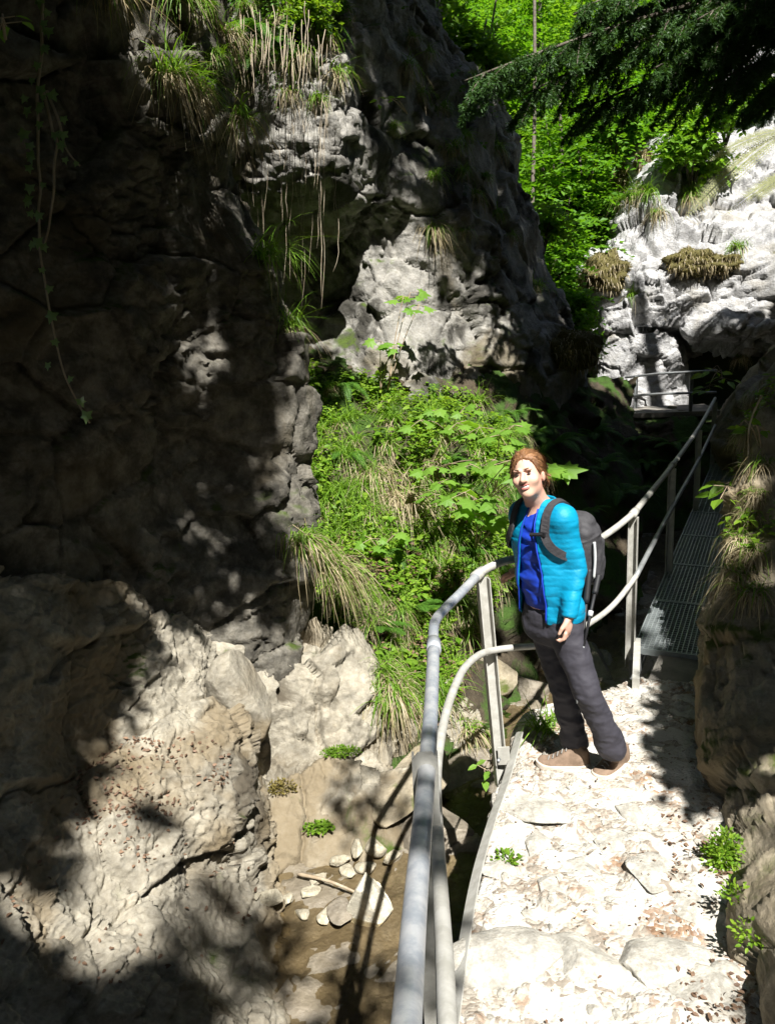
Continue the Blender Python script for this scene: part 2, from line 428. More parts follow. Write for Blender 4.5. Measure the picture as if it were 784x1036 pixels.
def mat_path():
    m, t, o = nt('trodden gravel'); co = geo_co(t)
    w = N(t, 'ShaderNodeMixRGB', {0: .08, 1: co, 2: N(t, 'ShaderNodeTexNoise', {'Vector': co, 'Scale': 7}).outputs[1]}).outputs[0]
    v1 = N(t, 'ShaderNodeTexVoronoi', {'Vector': w, 'Scale': 26}); v2 = N(t, 'ShaderNodeTexVoronoi', {'Vector': w, 'Scale': 62}); v3 = N(t, 'ShaderNodeTexVoronoi', {'Vector': w, 'Scale': 11})
    s1 = N(t, 'ShaderNodeSeparateXYZ', {0: v1.outputs['Color']}).outputs[0]; s2 = N(t, 'ShaderNodeSeparateXYZ', {0: v2.outputs['Color']}).outputs[0]; s3 = N(t, 'ShaderNodeSeparateXYZ', {0: v3.outputs['Color']}).outputs[0]
    c = mix(t, ramp(t, s2, .2, .8), (.24,.205,.165), (.40,.37,.31))
    c = mix(t, ramp(t, s1, .45, .6), c, mix(t, s1, (.29,.26,.21), (.47,.45,.40)))
    c = mix(t, ramp(t, s3, .5, .58), c, (.50,.48,.43))
    dirt = N(t, 'ShaderNodeMath', {0: ramp(t, noi(t, co, 3.2, 6, .65, .5), .49, .64), 1: ramp(t, s2, .35, .6)}, operation='MULTIPLY').outputs[0]
    c = mix(t, dirt, c, mix(t, s1, (.17,.10,.06), (.33,.22,.14)))
    c = mix(t, ramp(t, noi(t, co, 40, 4, .7), .62, .72), c, (.2,.15,.1))
    h = N(t, 'ShaderNodeMath', {0: v1.outputs['Distance'], 1: v2.outputs['Distance']}, operation='ADD').outputs[0]
    h = N(t, 'ShaderNodeMath', {0: noi(t, co, 70, 6, .7), 1: h}, operation='SUBTRACT').outputs[0]
    b = N(t, 'ShaderNodeBump', {'Strength': .5, 'Distance': .02, 'Height': h})
    p = N(t, 'ShaderNodeBsdfPrincipled', {'Base Color': c, 'Roughness': .95, 'Normal': b.outputs[0], 'Specular IOR Level': .2})
    t.links.new(p.outputs[0], o.inputs[0]); return m
M['path'] = mat_path()
M['pathstone'] = mat_rock('pale path stone', (.46,.44,.39), (.26,.24,.2), (.36,.31,.23), moss_lo=.9, stain_lo=.62, dark_lo=.62, bump=.4, scale=2.2)
M['bedstone'] = mat_rock('pale wet stone', (.72,.68,.56), (.45,.36,.2), (.42,.26,.06), moss_lo=.9, stain_lo=.6, bump=.35, scale=2.5)
M['bedstone2'] = mat_rock('stream pebble', (.42,.38,.29), (.22,.18,.12), (.30,.22,.12), moss_lo=.9, stain_lo=.5, bump=.4, scale=2.5)
M['forestfloor'] = mat_plain('forest floor', (.02,.035,.008), (.045,.06,.015), 1.5, .95)
M['grass'] = mat_leaf('green grass', (.09,.2,.012), (.18,.30,.035), .35)
M['deadgrass'] = mat_leaf('dry grass', (.24,.19,.10), (.42,.36,.23), .25, tc=(1.2,1.1,.9))
M['fern'] = mat_leaf('fern', (.05,.14,.015), (.10,.21,.03), .4)
M['dryfern'] = mat_leaf('pale fern', (.20,.22,.10), (.30,.30,.16), .4)
M['herb'] = mat_leaf('herb leaves', (.09,.2,.012), (.21,.32,.03), .42)
M['maple'] = mat_leaf('young maple leaves', (.13,.27,.03), (.19,.34,.05), .5)
M['ivy'] = mat_leaf('ivy leaves', (.12,.2,.06), (.24,.33,.15), .2, .35, .5)
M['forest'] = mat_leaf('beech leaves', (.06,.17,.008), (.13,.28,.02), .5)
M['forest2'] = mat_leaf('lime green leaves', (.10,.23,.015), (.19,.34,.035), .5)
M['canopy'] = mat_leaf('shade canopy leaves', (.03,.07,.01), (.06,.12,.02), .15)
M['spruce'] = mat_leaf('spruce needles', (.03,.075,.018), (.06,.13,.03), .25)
M['litter'] = mat_leaf('fallen leaves', (.07,.04,.025), (.22,.14,.09), .1, .6, .3, (1.2,1,.8))
M['mosscl'] = mat_leaf('brown moss', (.07,.055,.015), (.2,.165,.05), .2, .9, .1, (1.2,1.1,.6))
M['greenmoss'] = mat_leaf('green moss', (.06,.13,.01), (.13,.22,.02), .2, .9, .1)
M['mosscore'] = mat_plain('moss core', (.07,.06,.018), (.11,.095,.03), 30, .95, bump=1)
M['bark'] = mat_plain('bark', (.07,.055,.04), (.13,.11,.09), 14, .9, bump=.8, bscale=25)
M['root'] = mat_plain('dry root', (.42,.36,.27), (.26,.2,.13), 12, .85, bump=.4)
M['stem'] = mat_plain('vine stem', (.30,.22,.15), (.38,.30,.2), 12, .8)
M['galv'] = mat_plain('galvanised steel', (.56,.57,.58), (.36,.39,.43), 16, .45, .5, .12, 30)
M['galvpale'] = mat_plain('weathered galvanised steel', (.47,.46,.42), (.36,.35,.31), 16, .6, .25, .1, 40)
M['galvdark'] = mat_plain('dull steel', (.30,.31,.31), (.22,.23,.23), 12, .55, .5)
M['grating'] = mat_plain('steel grating', (.34,.37,.37), (.26,.29,.29), 9, .5, .55)
M['concrete'] = mat_plain('worn concrete', (.24,.22,.19), (.15,.14,.12), 5, .9, bump=.5, bscale=50)
M['skin'] = mat_plain('skin', (.62,.39,.29), (.58,.31,.23), 14, .5, spec=.35)
M['lips'] = mat_plain('lips', (.42,.15,.13), None, 30, .4)
M['teeth'] = mat_plain('teeth', (.8,.78,.72), (.78,.76,.7), 10, .3)
M['eye'] = mat_plain('eye', (.06,.045,.04), (.05,.04,.035), 10, .2)
M['brow'] = mat_plain('eyebrow', (.25,.15,.085), None, 60, .8)
M['hair'] = mat_plain('light brown hair', (.26,.13,.055), (.15,.07,.03), 40, .45, bump=.5, bscale=120)
M['jacket'] = mat_plain('turquoise jacket', (.0,.235,.40), (.0,.20,.35), 6, .55, bump=.3, bscale=30, spec=.3)
M['lining'] = mat_plain('pale jacket lining', (.45,.6,.62), (.4,.55,.58), 6, .6)
M['shirt'] = mat_plain('blue shirt', (.008,.045,.42), (.006,.035,.34), 10, .6, bump=.15, bscale=25)
M['trouser'] = mat_plain('charcoal trousers', (.036,.034,.044), (.028,.026,.034), 12, .75, bump=.2, bscale=40)
M['shoe'] = mat_plain('tan suede', (.21,.145,.10), (.16,.11,.075), 30, .85, bump=.3, bscale=150)
M['sole'] = mat_plain('pale sole', (.52,.46,.38), (.42,.36,.29), 30, .8)
M['lace'] = mat_plain('grey lace', (.25,.24,.22), None, 30, .8)
M['pack'] = mat_plain('grey backpack cloth', (.048,.046,.05), (.03,.029,.032), 14, .7, bump=.35, bscale=45)
M['packlight'] = mat_plain('light backpack trim', (.55,.56,.56), None, 14, .5)
M['black'] = mat_plain('black webbing', (.012,.012,.014), None, 20, .6)
m, t, o = nt('stream water')
co = geo_co(t)
b = N(t, 'ShaderNodeBump', {'Strength': .25, 'Distance': .02, 'Height': noi(t, co, 14, 4, .6, .6)})
gl = N(t, 'ShaderNodeBsdfGlossy', {'Roughness': .08, 'Normal': b.outputs[0]}); tr = N(t, 'ShaderNodeBsdfTransparent', {'Color': (.76,.71,.6,1)})
fr = N(t, 'ShaderNodeFresnel', {'IOR': 1.33, 'Normal': b.outputs[0]})
t.links.new(N(t, 'ShaderNodeMixShader', {0: fr.outputs[0], 1: tr.outputs[0], 2: gl.outputs[0]}).outputs[0], o.inputs[0]); M['water'] = m

# ------------------------------------------------------------------ camera, light, view
cd = bpy.data.cameras.new('camera'); cam = bpy.data.objects.new('camera', cd); link(cam)
cam.matrix_world = Matrix.Translation(Vector(CAM)) @ Matrix(ROT.tolist()).to_4x4()
cd.sensor_fit = 'VERTICAL'; cd.sensor_height = 24; cd.lens = 24*FL/1036; cd.clip_end = 500; cd.clip_start = .05
SC.camera = cam
W = bpy.data.worlds.new('World'); SC.world = W; W.use_nodes = True
wt = W.node_tree; bg = wt.nodes['Background']
sk = wt.nodes.new('ShaderNodeTexSky'); sk.sky_type = 'NISHITA'; sk.sun_disc = False
sk.sun_elevation = math.asin(SUN[2]); sk.sun_rotation = math.atan2(SUN[0], SUN[1])
wt.links.new(sk.outputs[0], bg.inputs[0]); bg.inputs[1].default_value = .05
sl = bpy.data.lights.new('sun', 'SUN'); sl.energy = 5; sl.angle = math.radians(.5); sl.color = (1,.975,.93)
so = bpy.data.objects.new('sun', sl); link(so); so.rotation_euler = Vector(SUN).to_track_quat('Z','Y').to_euler(); so.location = [float(v) for v in SUN*40]
vs = SC.view_settings; vs.view_transform = 'Standard'; vs.look = 'None'; vs.exposure = 1.32; vs.gamma = 1; vs.use_curve_mapping = False
cy = SC.cycles
cy.max_bounces = 5; cy.diffuse_bounces = 2; cy.glossy_bounces = 2; cy.transmission_bounces = 3; cy.transparent_max_bounces = 6
cy.use_denoising = True; cy.sample_clamp_indirect = 3; cy.use_adaptive_sampling = True; cy.adaptive_threshold = .02
cy.caustics_reflective = False; cy.caustics_refractive = False
# ------------------------------------------------------------------ the gorge
lx = lambda *r: [list(x) for x in r]
# near cliff on the left, overhanging towards its top
rows = []
for y, dd, ex in ((-260,-.3,215),(-110,-.25,228),(20,-.16,226),(140,-.06,222),(200,0,230),(260,.05,256),(330,.15,280),(420,.3,296),(520,.35,302),(620,.25,300),(700,.3,290),(780,.6,285)):
    rows.append([(-420,3.0+dd*.6,0),(-200,3.3+dd*.8,0),(-60,3.75+dd,0),(50,4.1+dd,0),(130,4.5+dd,0),(195 if ex > 215 else 180,4.95+dd,0),(ex,5.45+dd,0),(ex-6,6.3+dd,0),(ex-50,7.6,0),(ex-120,9.5,0)])
    rows[-1] = [(a, y, d) for a, d, _ in rows[-1]]
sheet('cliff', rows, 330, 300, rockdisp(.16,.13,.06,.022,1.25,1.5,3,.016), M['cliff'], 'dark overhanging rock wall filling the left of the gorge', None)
# middle cliff behind it
rows = []
mid = [(-300,[(100,7.2),(180,7.0),(250,6.9),(300,7.0),(345,7.4),(375,8.4)],400,9.8),
 (-80,[(100,7.6),(190,7.4),(260,7.1),(310,7.2),(355,7.7),(390,8.6)],415,10.0),
 (10,[(100,7.7),(200,7.5),(290,7.2),(335,7.4),(380,8.2),(415,9.0)],440,10.3),
 (65,[(100,7.75),(200,7.55),(290,7.25),(345,7.4),(392,8.3),(440,9.3)],484,10.5),
 (110,[(100,7.8),(200,7.6),(290,7.3),(345,7.4),(390,8.3),(450,9.3)],502,10.7),
 (190,[(100,7.9),(200,7.8),(290,7.5),(345,7.6),(380,8.4),(440,9.0)],520,10.8),
 (245,[(100,8.2),(200,8.2),(290,8.5),(345,8.7),(380,8.8),(450,9.1)],545,10.8),
 (320,[(100,8.4),(200,8.6),(290,8.9),(345,9.0),(395,8.8),(460,9.2)],566,10.8),
 (390,[(100,8.3),(200,8.4),(290,8.6),(345,8.7),(410,8.6),(480,9.3)],578,10.9),
 (470,[(100,7.8),(200,8.0),(290,8.1),(345,8.3),(420,8.5),(500,9.4)],590,11),
 (560,[(100,7.8),(200,8.0),(290,8.1),(345,8.3),(420,8.5),(500,9.4)],600,11)]
for y, c, ex, ed in mid:
    rows.append([(a, y, d) for a, d in c]+[((c[-1][0]+ex)/2+8, y, (c[-1][1]+ed)/2-.15),(ex, y, ed),(ex-2, y, ed+1.2),(ex-30, y, ed+4),(ex-80, y, ed+9)])
sheet('cliff', rows, 300, 300, rockdisp(.2,.16,.09,.03,.85,1.4,22,.025), M['cliff2'], 'grey middle cliff hung with roots beyond the green bank', None)
# planted bank below the middle cliff
rows = [[(200,355,9.0),(260,355,8.9),(330,352,9.1),(420,358,9.2),(500,370,10),(560,380,11),(640,385,12.5)],
 [(200,375,8.3),(260,375,8.25),(330,378,8.35),(420,392,8.5),(500,398,9.3),(560,410,10.3),(640,425,11.8)],
 [(200,440,7.5),(260,440,7.5),(330,440,7.6),(420,445,7.8),(500,455,8.4),(560,465,9.3),(650,470,10.8)],
 [(200,520,6.9),(260,520,6.9),(330,520,7.0),(420,525,7.2),(500,530,7.7),(560,545,8.6),(650,550,9.6)],
 [(200,600,6.45),(260,600,6.4),(330,600,6.45),(420,610,6.7),(500,620,7.3),(560,630,8.0),(650,640,8.9)],
 [(200,670,6.15),(260,670,6.1),(330,672,6.1),(420,690,6.3),(500,700,6.8),(560,700,7.4),(650,710,8.2)],
 [(200,730,6.0),(260,730,5.95),(330,728,6.0),(410,740,6.1),(480,750,6.35),(550,760,6.8),(650,770,7.4)],
 [(200,800,5.6),(260,800,5.5),(330,800,5.55),(410,810,5.65),(480,830,5.7),(550,840,6.0),(650,840,6.6)],
 [(200,870,5.0),(260,870,5.0),(330,865,5.1),(410,870,5.15),(480,900,5.2),(550,910,5.4),(650,910,5.9)]]
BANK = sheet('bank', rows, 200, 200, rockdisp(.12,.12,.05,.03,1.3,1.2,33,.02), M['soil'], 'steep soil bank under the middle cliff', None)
# pale rock foot of the bank and shelf at lower left
rows = [[(160,600,5.6),(220,605,5.75),(270,615,5.95),(320,630,6.05),(370,660,6.15),(420,690,6.3),(480,705,6.6)],
 [(160,640,5.3),(215,645,5.4),(270,650,5.65),(320,665,5.75),(370,690,5.9),(420,715,6.05),(490,725,6.4)],
 [(160,700,5.2),(215,700,5.3),(270,705,5.5),(320,715,5.6),(370,732,5.7),(420,742,5.9),(490,745,6.3)],
 [(160,760,5.1),(215,760,5.2),(270,765,5.35),(320,775,5.4),(370,780,5.5),(420,775,5.7),(490,770,6.2)],
 [(160,820,4.9),(215,825,5.0),(270,830,5.1),(320,835,5.15),(370,835,5.25),(420,825,5.4),(490,815,5.9)],
 [(160,880,4.7),(215,885,4.75),(270,885,4.85),(320,880,4.95),(370,870,5.1),(420,860,5.25),(490,850,5.7)],
 [(160,930,4.6),(215,930,4.7),(270,930,4.8),(320,915,5.0),(370,900,5.2),(420,890,5.4),(490,880,5.8)]]
sheet('rock_bank', rows, 170, 200, rockdisp(.10,.20,.06,.016,1.35,1.2,41,.014), M['shelf'], 'pale rounded rock at the foot of the planted bank', None)
rows = [[(-320,560,3.1),(-120,570,3.6),(0,590,4.1),(80,600,4.5),(150,605,4.95),(215,620,5.4),(250,640,6.0)],
 [(-320,640,3.0),(-120,650,3.45),(0,660,3.85),(80,665,4.25),(150,660,4.75),(215,665,5.1),(245,670,5.8)],
 [(-320,720,2.9),(-120,730,3.35),(0,735,3.75),(80,735,4.15),(150,720,4.55),(220,720,4.85),(252,725,5.6)],
 [(-320,800,2.8),(-120,800,3.25),(0,795,3.65),(80,785,3.95),(150,775,4.3),(225,775,4.6),(258,780,5.4)],
 [(-320,860,2.7),(-120,860,3.05),(0,850,3.45),(80,840,3.8),(150,830,4.1),(220,835,4.45),(258,850,5.0)],
 [(-320,930,2.55),(-120,930,2.9),(0,920,3.25),(80,910,3.6),(150,895,3.9),(215,900,4.3),(280,920,4.65)],
 [(-320,1010,2.4),(-120,1010,2.7),(0,1000,3.0),(80,990,3.3),(160,980,3.65),(235,975,4.05),(300,985,4.35)],
 [(-320,1110,2.2),(-120,1110,2.45),(0,1100,2.75),(90,1090,3.05),(180,1080,3.35),(260,1080,3.6),(330,1080,3.9)],
 [(-320,1300,1.9),(-120,1300,2.1),(0,1300,2.3),(90,1300,2.5),(180,1300,2.7),(260,1290,2.9),(340,1270,3.1)]]
sheet('rock_shelf', rows, 330, 300, rockdisp(.15,.13,.04,.024,1.2,1.5,57,.012), M['shelf'], 'sloping rock shelf in dappled light at lower left', None)
# stream bed, water
def grid_sheet(name, x0, x1, y0, y1, h, zf, mat, label, kind='structure', reg=True):
    xs = np.arange(x0, x1, h); ys = np.arange(y0, y1, h)
    X, Y = np.meshgrid(xs, ys, indexing='ij'); V = np.stack([X, Y, zf(X.ravel(), Y.ravel()).reshape(X.shape)], 2).reshape(-1,3)
    F = grid_faces(len(xs), len(ys))
    o = build(name, V, F, mat); tag(o, label, None, None, kind)
    if reg: BVH[o.name] = BVHTree.FromPolygons(V.tolist(), F.tolist()); SHEETS[o.name] = (V, F)
    return o
_bd = rockdisp(.07,.07,.03,.012,2.2,1,71,.012)
grid_sheet('stream_bed', -2.5, 5.5, -1.5, 14, .03, lambda X, Y: -1.07+_bd(np.stack([X,Y,X*0],1))*.75, M['wetrock'], 'brown stony stream bed')
grid_sheet('water', -2.5, 5.5, -1.5, 14, .5, lambda X, Y: X*0-1.045, M['water'], 'shallow clear stream water', reg=False)
# path: left edge, right edge, level
L = [(-.45,-2.2,1.6),(-.35,-.6,.95),(-.12,.9,.35),(.06,1.75,0),(.15,2.2,0),(.34,2.9,0),(.51,3.52,0),(.74,4.15,0),(1.02,4.36,-.02),(1.5,4.56,-.02)]
Rr = [(2.6,-2.2,1.7),(2.4,-.6,1.0),(2.2,.9,.4),(2.15,1.75,.03),(2.15,2.2,.03),(2.25,2.9,.03),(2.3,3.3,.03),(2.4,3.6,.02),(2.5,3.85,0),(2.6,4.1,0)]
rows = []
for l, r in zip(L, Rr):
    l, r = A(l), A(r); d = unit((r-l)*A([1,1,0]))
    rows.append([l-d*-.10+A([0,0,-1.5]), l+d*.02+A([0,0,-.5]), l+d*-.02+A([0,0,-.06])]+[l*(1-f)+r*f+A([0,0,.02*math.sin(f*3)]) for f in (.02,.1,.25,.45,.65,.85,1)])
_pd1 = lambda P: voro(P*A([7,7,7])+.5*fbm(P*4,2,5)[:,None], 81)
def pathdisp(P):
    F1, F2, R = voro(P*5.5+.35*np.stack([noise(P*5,1),noise(P*5,2),noise(P*5,3)],1), 81)
    st = sst(.05,.3,F2-F1)*(R > .45)*(.25+R)
    G1, G2, R2 = voro(P*17, 83)
    K1, K2, R3 = voro(P*38, 85)
    return .035*fbm(P*1.6,3,84)+.016*(st-.4)+.005*sst(.05,.35,G2-G1)*(R2 > .35)+.006*(1-K1)+.004*fbm(P*30,2,9)
PATH = sheet('path', rows, 330, 260, pathdisp, M['path'], 'pale sunlit footpath of trodden gravel and stones', None, world=True)
# near rock on the right of the path
rows = []
for y, ex, d in ((60,930,5.9),(200,850,5.7),(300,855,5.6),(350,815,5.6),(420,768,5.5),(500,754,5.2),(555,744,4.95),(600,728,4.7),(650,712,4.45),(720,714,4.15),(780,724,3.85),(850,738,3.5),(930,752,3.05),(1040,772,2.6),(1250,800,2.1)):
    rows.append([(ex+90,y,d+2.6),(ex+22,y,d+1.0),(ex+3,y,d+.35),(ex,y,d),(ex+22,y,d-.22),(ex+70,y,d-.4),(ex+180,y,d-.55),(ex+400,y,d-.8)])
sheet('right_rock', rows, 260, 240, rockdisp(.10,.09,.035,.022,1.3,.8,91,.018), M['right'], 'mossy rock leaning over the right side of the path', None)
# slope on the right, above and outside the picture, where the added shade trees stand
rows = [[(x, y, z) for x, z in ((2.5,1.7),(3.4,2.3),(5,2.7),(8,4.2),(12,9),(20,27))] for y in (-9,-4,0,2.5)]
rows += [[(x, y, z) for x, z in ((3.3,2.2),(4.2,2.6),(5.6,3.0),(8,4.2),(12,9),(20,27))] for y in (5,)]
rows += [[(x, y, z) for x, z in ((5.2,2.0),(5.8,2.8),(6.6,3.4),(8.5,4.6),(12,9),(20,27))] for y in (8.5,)]
rows += [[(x, y, z) for x, z in ((7.4,2.0),(7.9,2.8),(8.4,3.4),(9.5,4.6),(13,10),(20,26))] for y in (11.5,)]
sheet('hillside', rows, 120, 120, rockdisp(.25,.1,.05,.03,.7,1,95,.02), M['soil'], 'wooded slope rising on the right of the gorge', None, world=True)
rows = [[(x, y, z) for x, z in ((-4.2,5.2),(-5.5,6.0),(-8,9.5),(-12,18),(-18,32))] for y in (-16,-8,0,8,14)]  # slope out of view, added to close off skylight on the left
sheet('hillside', rows, 60, 60, rockdisp(.3,.1,.05,.03,.6,1,96,.02), M['forestfloor'], 'wooded slope above the left rim of the gorge', None, world=True)
rows = [[(x, y, z) for x in (-16,-8,0,8,20)] for y, z in ((-3.5,1.9),(-7,2.6),(-12,7),(-18,13),(-26,20))]  # slope out of view, added to close off skylight from behind
sheet('hillside', rows, 60, 60, rockdisp(.3,.1,.05,.03,.6,1,97,.02), M['forestfloor'], 'unseen slope added behind the viewer to block skylight', None, world=True)
# right bank behind the bridge, and the gorge wall under the far ledge
rows = []
for y, a in ((150,920),(240,870),(330,806),(400,748),(440,728),(480,735),(560,750),(700,780)):
    rows.append([(a-2,y,13.5),(a,y,11.3),(a+12,y,10.2),(a+40,y,9),(a+90,y,8),(a+200,y,7.2)])
sheet('bank', rows, 150, 150, rockdisp(.2,.15,.06,.04,1,1,101,.02), M['right'], 'dark mossy bank on the right beyond the footbridge', None)
rows = [[(540,402,16),(600,410,15.5),(680,414,15.2),(760,416,15),(860,416,15)],
 [(540,418,13.2),(600,424,13.0),(680,424,12.9),(760,424,12.8),(860,424,12.6)],
 [(540,445,12.6),(600,448,12.5),(680,450,12.4),(760,450,12.3),(860,450,12)],
 [(540,520,12.0),(600,520,12.0),(680,520,12.0),(760,520,11.9),(860,520,11.6)],
 [(540,640,10.6),(600,640,10.9),(680,640,11.0),(760,640,11),(860,640,11)]]
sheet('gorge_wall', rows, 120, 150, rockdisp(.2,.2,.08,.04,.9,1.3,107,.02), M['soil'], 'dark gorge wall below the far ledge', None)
# far pale limestone
rows = []
for y, ex, d in ((-60,860,18.5),(40,790,17.3),(80,735,16.5),(120,690,15.8),(152,652,15.2),(185,640,14.9),(220,634,14.6),(262,604,14.25),(285,592,14.1),(315,598,14.0),(336,600,14.0)):
    rows.append([(ex+40,y,d+6),(ex+3,y,d+2.2),(ex-1,y,d+.6),(ex+8,y,d),(ex+50,y,d-.25),(ex+110,y,d-.45),(ex+180,y,d-.7),(ex+300,y,d-1.2)])
for y, b in ((346,.9),(352,2.8),(356,5)):
    rows.append([(645,y,20+.1),(610,y,16.5+b),(604,y,14.8+b),(612,y,14.0+b),(652,y,13.9+b),(712,y,13.7+b),(782,y,13.5+b),(900,y,13+b)])
sheet('limestone_crag', rows, 330, 330, rockdisp(.22,.34,.12,.024,.95,1.7,113,.016), M['lime'], 'pale sunlit limestone crag with a shaded overhang on the far right', None)
rows = []
for y, lo, hi in ((338,612,672),(345,606,684),(365,602,690),(390,600,692),(412,598,694),(440,596,698)):
    rows.append([(lo+22,y,16.5),(lo+1,y,15),(lo,y,14.1),(lo+18,y,13.75),(650,y,13.6),(hi-10,y,13.7),(hi,y,14.1),(hi+2,y,15),(hi+6,y,17)])
sheet('limestone_pillar', rows, 110, 170, rockdisp(.08,.09,.045,.02,1.2,1.6,117,.014), M['lime'], 'pale lit limestone block under the overhang beside the dark opening', None)
rows = [[(600,300,19),(700,300,18.5),(780,300,18),(900,300,17)],[(600,360,19),(700,360,18.5),(780,360,18),(900,360,17)],[(600,425,18.5),(700,425,18),(780,425,17.5),(900,425,16.5)],[(600,470,18.5),(700,470,18),(780,470,17.5),(900,470,16.5)]]
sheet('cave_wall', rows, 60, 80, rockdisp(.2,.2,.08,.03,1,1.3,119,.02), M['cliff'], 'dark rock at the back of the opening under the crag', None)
# wooded hillside closing the view
xs = np.linspace(-30, 45, 120); ys = np.linspace(15, 70, 100)
X, Y = np.meshgrid(xs, ys, indexing='ij')
Z = -.5+np.clip(Y-17,0,99)*.62+np.clip(X-6,0,99)*.35+np.clip(-4-X,0,99)*.6
P0 = np.stack([X,Y,Z*0],2).reshape(-1,3); Z = Z+fbm(P0*.12,4,121).reshape(X.shape)*1.2
V = np.stack([X,Y,Z],2).reshape(-1,3); F = grid_faces(120,100)
o = build('hillside', V, F, M['forestfloor']); tag(o, 'steep wooded hillside closing off the gorge', None, None, 'structure')
BVH[o.name] = BVHTree.FromPolygons(V.tolist(), F.tolist()); HILL = o.name
# ------------------------------------------------------------------ railing
def smooth(pts, n=40): return cr(A(pts), n)
rail = empty('railing', G(505,785), 'tubular galvanised railing along the left of the path and over the footbridge', 'railing')
top_n = [U(405,1100,.95),U(412,1024,1.2),U(420,915,1.5),U(430,800,1.95),U(436,715,2.55),U(438.5,655,3.1)]
bend = [U(438.5,655,3.1),U(438.5,638,3.27),U(441,627,3.36),U(450,616,3.47),U(466,600,3.65),U(484,581,3.9)]
far = [U(484,581,3.9),U(497,573,3.96),U(518,566,4.05),U(560,561,4.4),U(598,549,4.75),U(620,536,4.95),U(641,519,5.15),U(680,470.5,6.6),U(707,432,8.6),U(723,403,11)]
MAIN = cr(A(top_n), 30)
def obj(name, parts, mat, parent, smooth_=True):
    V, F = join(parts); return build(name, V, F, mat, parent, smooth_)
obj('top_rail', [tube(MAIN, .0235, 20)], M['galv'], rail)
obj('rail_bend', [tube(cr(A(bend), 30), .0215, 16), tube([bend[0]-A([0,.03,0]), bend[0]+(bend[1]-bend[0])*.35], .0285, 18)], M['galv'], rail)
farp = np.concatenate([cr(A(far[:7]), 50), cr(A(far[6:]), 20)[1:]])
obj('top_rail', [tube(farp, .0205, 14)], M['galvpale'], rail)
midn = [U(455,1100,1.15),U(449,960,1.5),U(443,860,1.95),U(441,800,2.5),U(444,758,2.85),U(452,718,3.15),U(463,688,3.45),U(473,672,3.65),U(488,661,3.86),U(505,657,3.98),U(521,655,4.06),U(560,650,4.4),U(600,628,4.75),U(622,610,4.95),U(643,583,5.15)]
midf = [U(643,583,5.15),U(681,511,6.6),U(707,464,8.6),U(723,430,11)]
obj('middle_rail', [tube(cr(A(midn), 90), .0175, 12)], M['galvpale'], rail)
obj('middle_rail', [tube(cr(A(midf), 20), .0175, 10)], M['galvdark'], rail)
def upost(topp, zb, web, face, w=.06, dp=.032, t=.006, lean=(0,0,0)):
    """U channel: broad web looking along -face, flanges along face"""
    web = unit(A(web)*A([1,1,0])); face = unit(A(face)*A([1,1,0])); face = unit(face-web*(face@web))
    h = w/2
    poly = [(-h,0),(h,0),(h,dp),(h-t,dp),(h-t,t),(-h+t,t),(-h+t,dp),(-h,dp)]
    b = A([topp[0],topp[1],zb])+A(lean)
    return prism(poly, b, web, face, A([0,0,topp[2]-zb])-A(lean))
# near post: chamfered face plate behind the tube, channel legs
pt = U(430,775,2.02); wv = unit(ROT[:,0]*A([1,1,0])); fv = unit(-pt*A([1,1,0])+A([0,0,0]))
pt = pt+A([0,0,.02])
w = .034
plate = [(-w,-1.25),(w,-1.25),(w,-.022),(w-.016,.0),(-w+.016,.0),(-w,-.022)]
bk = -fv
o = pt+bk*.030
obj('post', [prism(plate, o, wv, UP, bk*.006), prism([(0,0),(.006,0),(.006,-1.22),(0,-1.22)], o+wv*(w-.006)+bk*.006, bk, UP, wv*.006) if 0 else box(o+wv*(w-.003)+bk*.024+UP*-.62, wv*.003, bk*.018, UP*.6), box(o-wv*(w-.003)+bk*.024+UP*-.62, wv*.003, bk*.018, UP*.6)], M['galvpale'], rail, False)
# saddle cut round the tube on the near post
tp = MAIN[np.argmin(np.linalg.norm(MAIN-pt, axis=1))]
post2 = U(487,588,3.93); rd = unit(A([.25,-.97,0]))
obj('post', [upost(post2+A([0,0,.02]), -.12, (.97,.25,0), (.45,-.9,0), .062, .04, .006, (.07,-.04,0)), box(post2*A([1,1,0])+A([0,0,.06])+A([.085,-.07,0]), A([.03,0,0]), A([0,.004,0]), UP*.05)], M['galvpale'], rail, False)
for p, d in (((641,524),5.18),((680,475),6.63),((707,436),8.63),((723,407),11.03)):
    q = U(*p, d); q = q+UP*.01
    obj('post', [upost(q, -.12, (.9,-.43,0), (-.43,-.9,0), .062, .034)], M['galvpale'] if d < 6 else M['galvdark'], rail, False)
for p, d in (((484,581),3.9),((641,519),5.15),((680,470.5),6.6)):
    q = U(*p, d)
    obj('joint_sleeve', [tube([q-A([.025,.045,0])*1., q+A([.025,.045,0])], .027, 14)], M['galvpale'], rail)
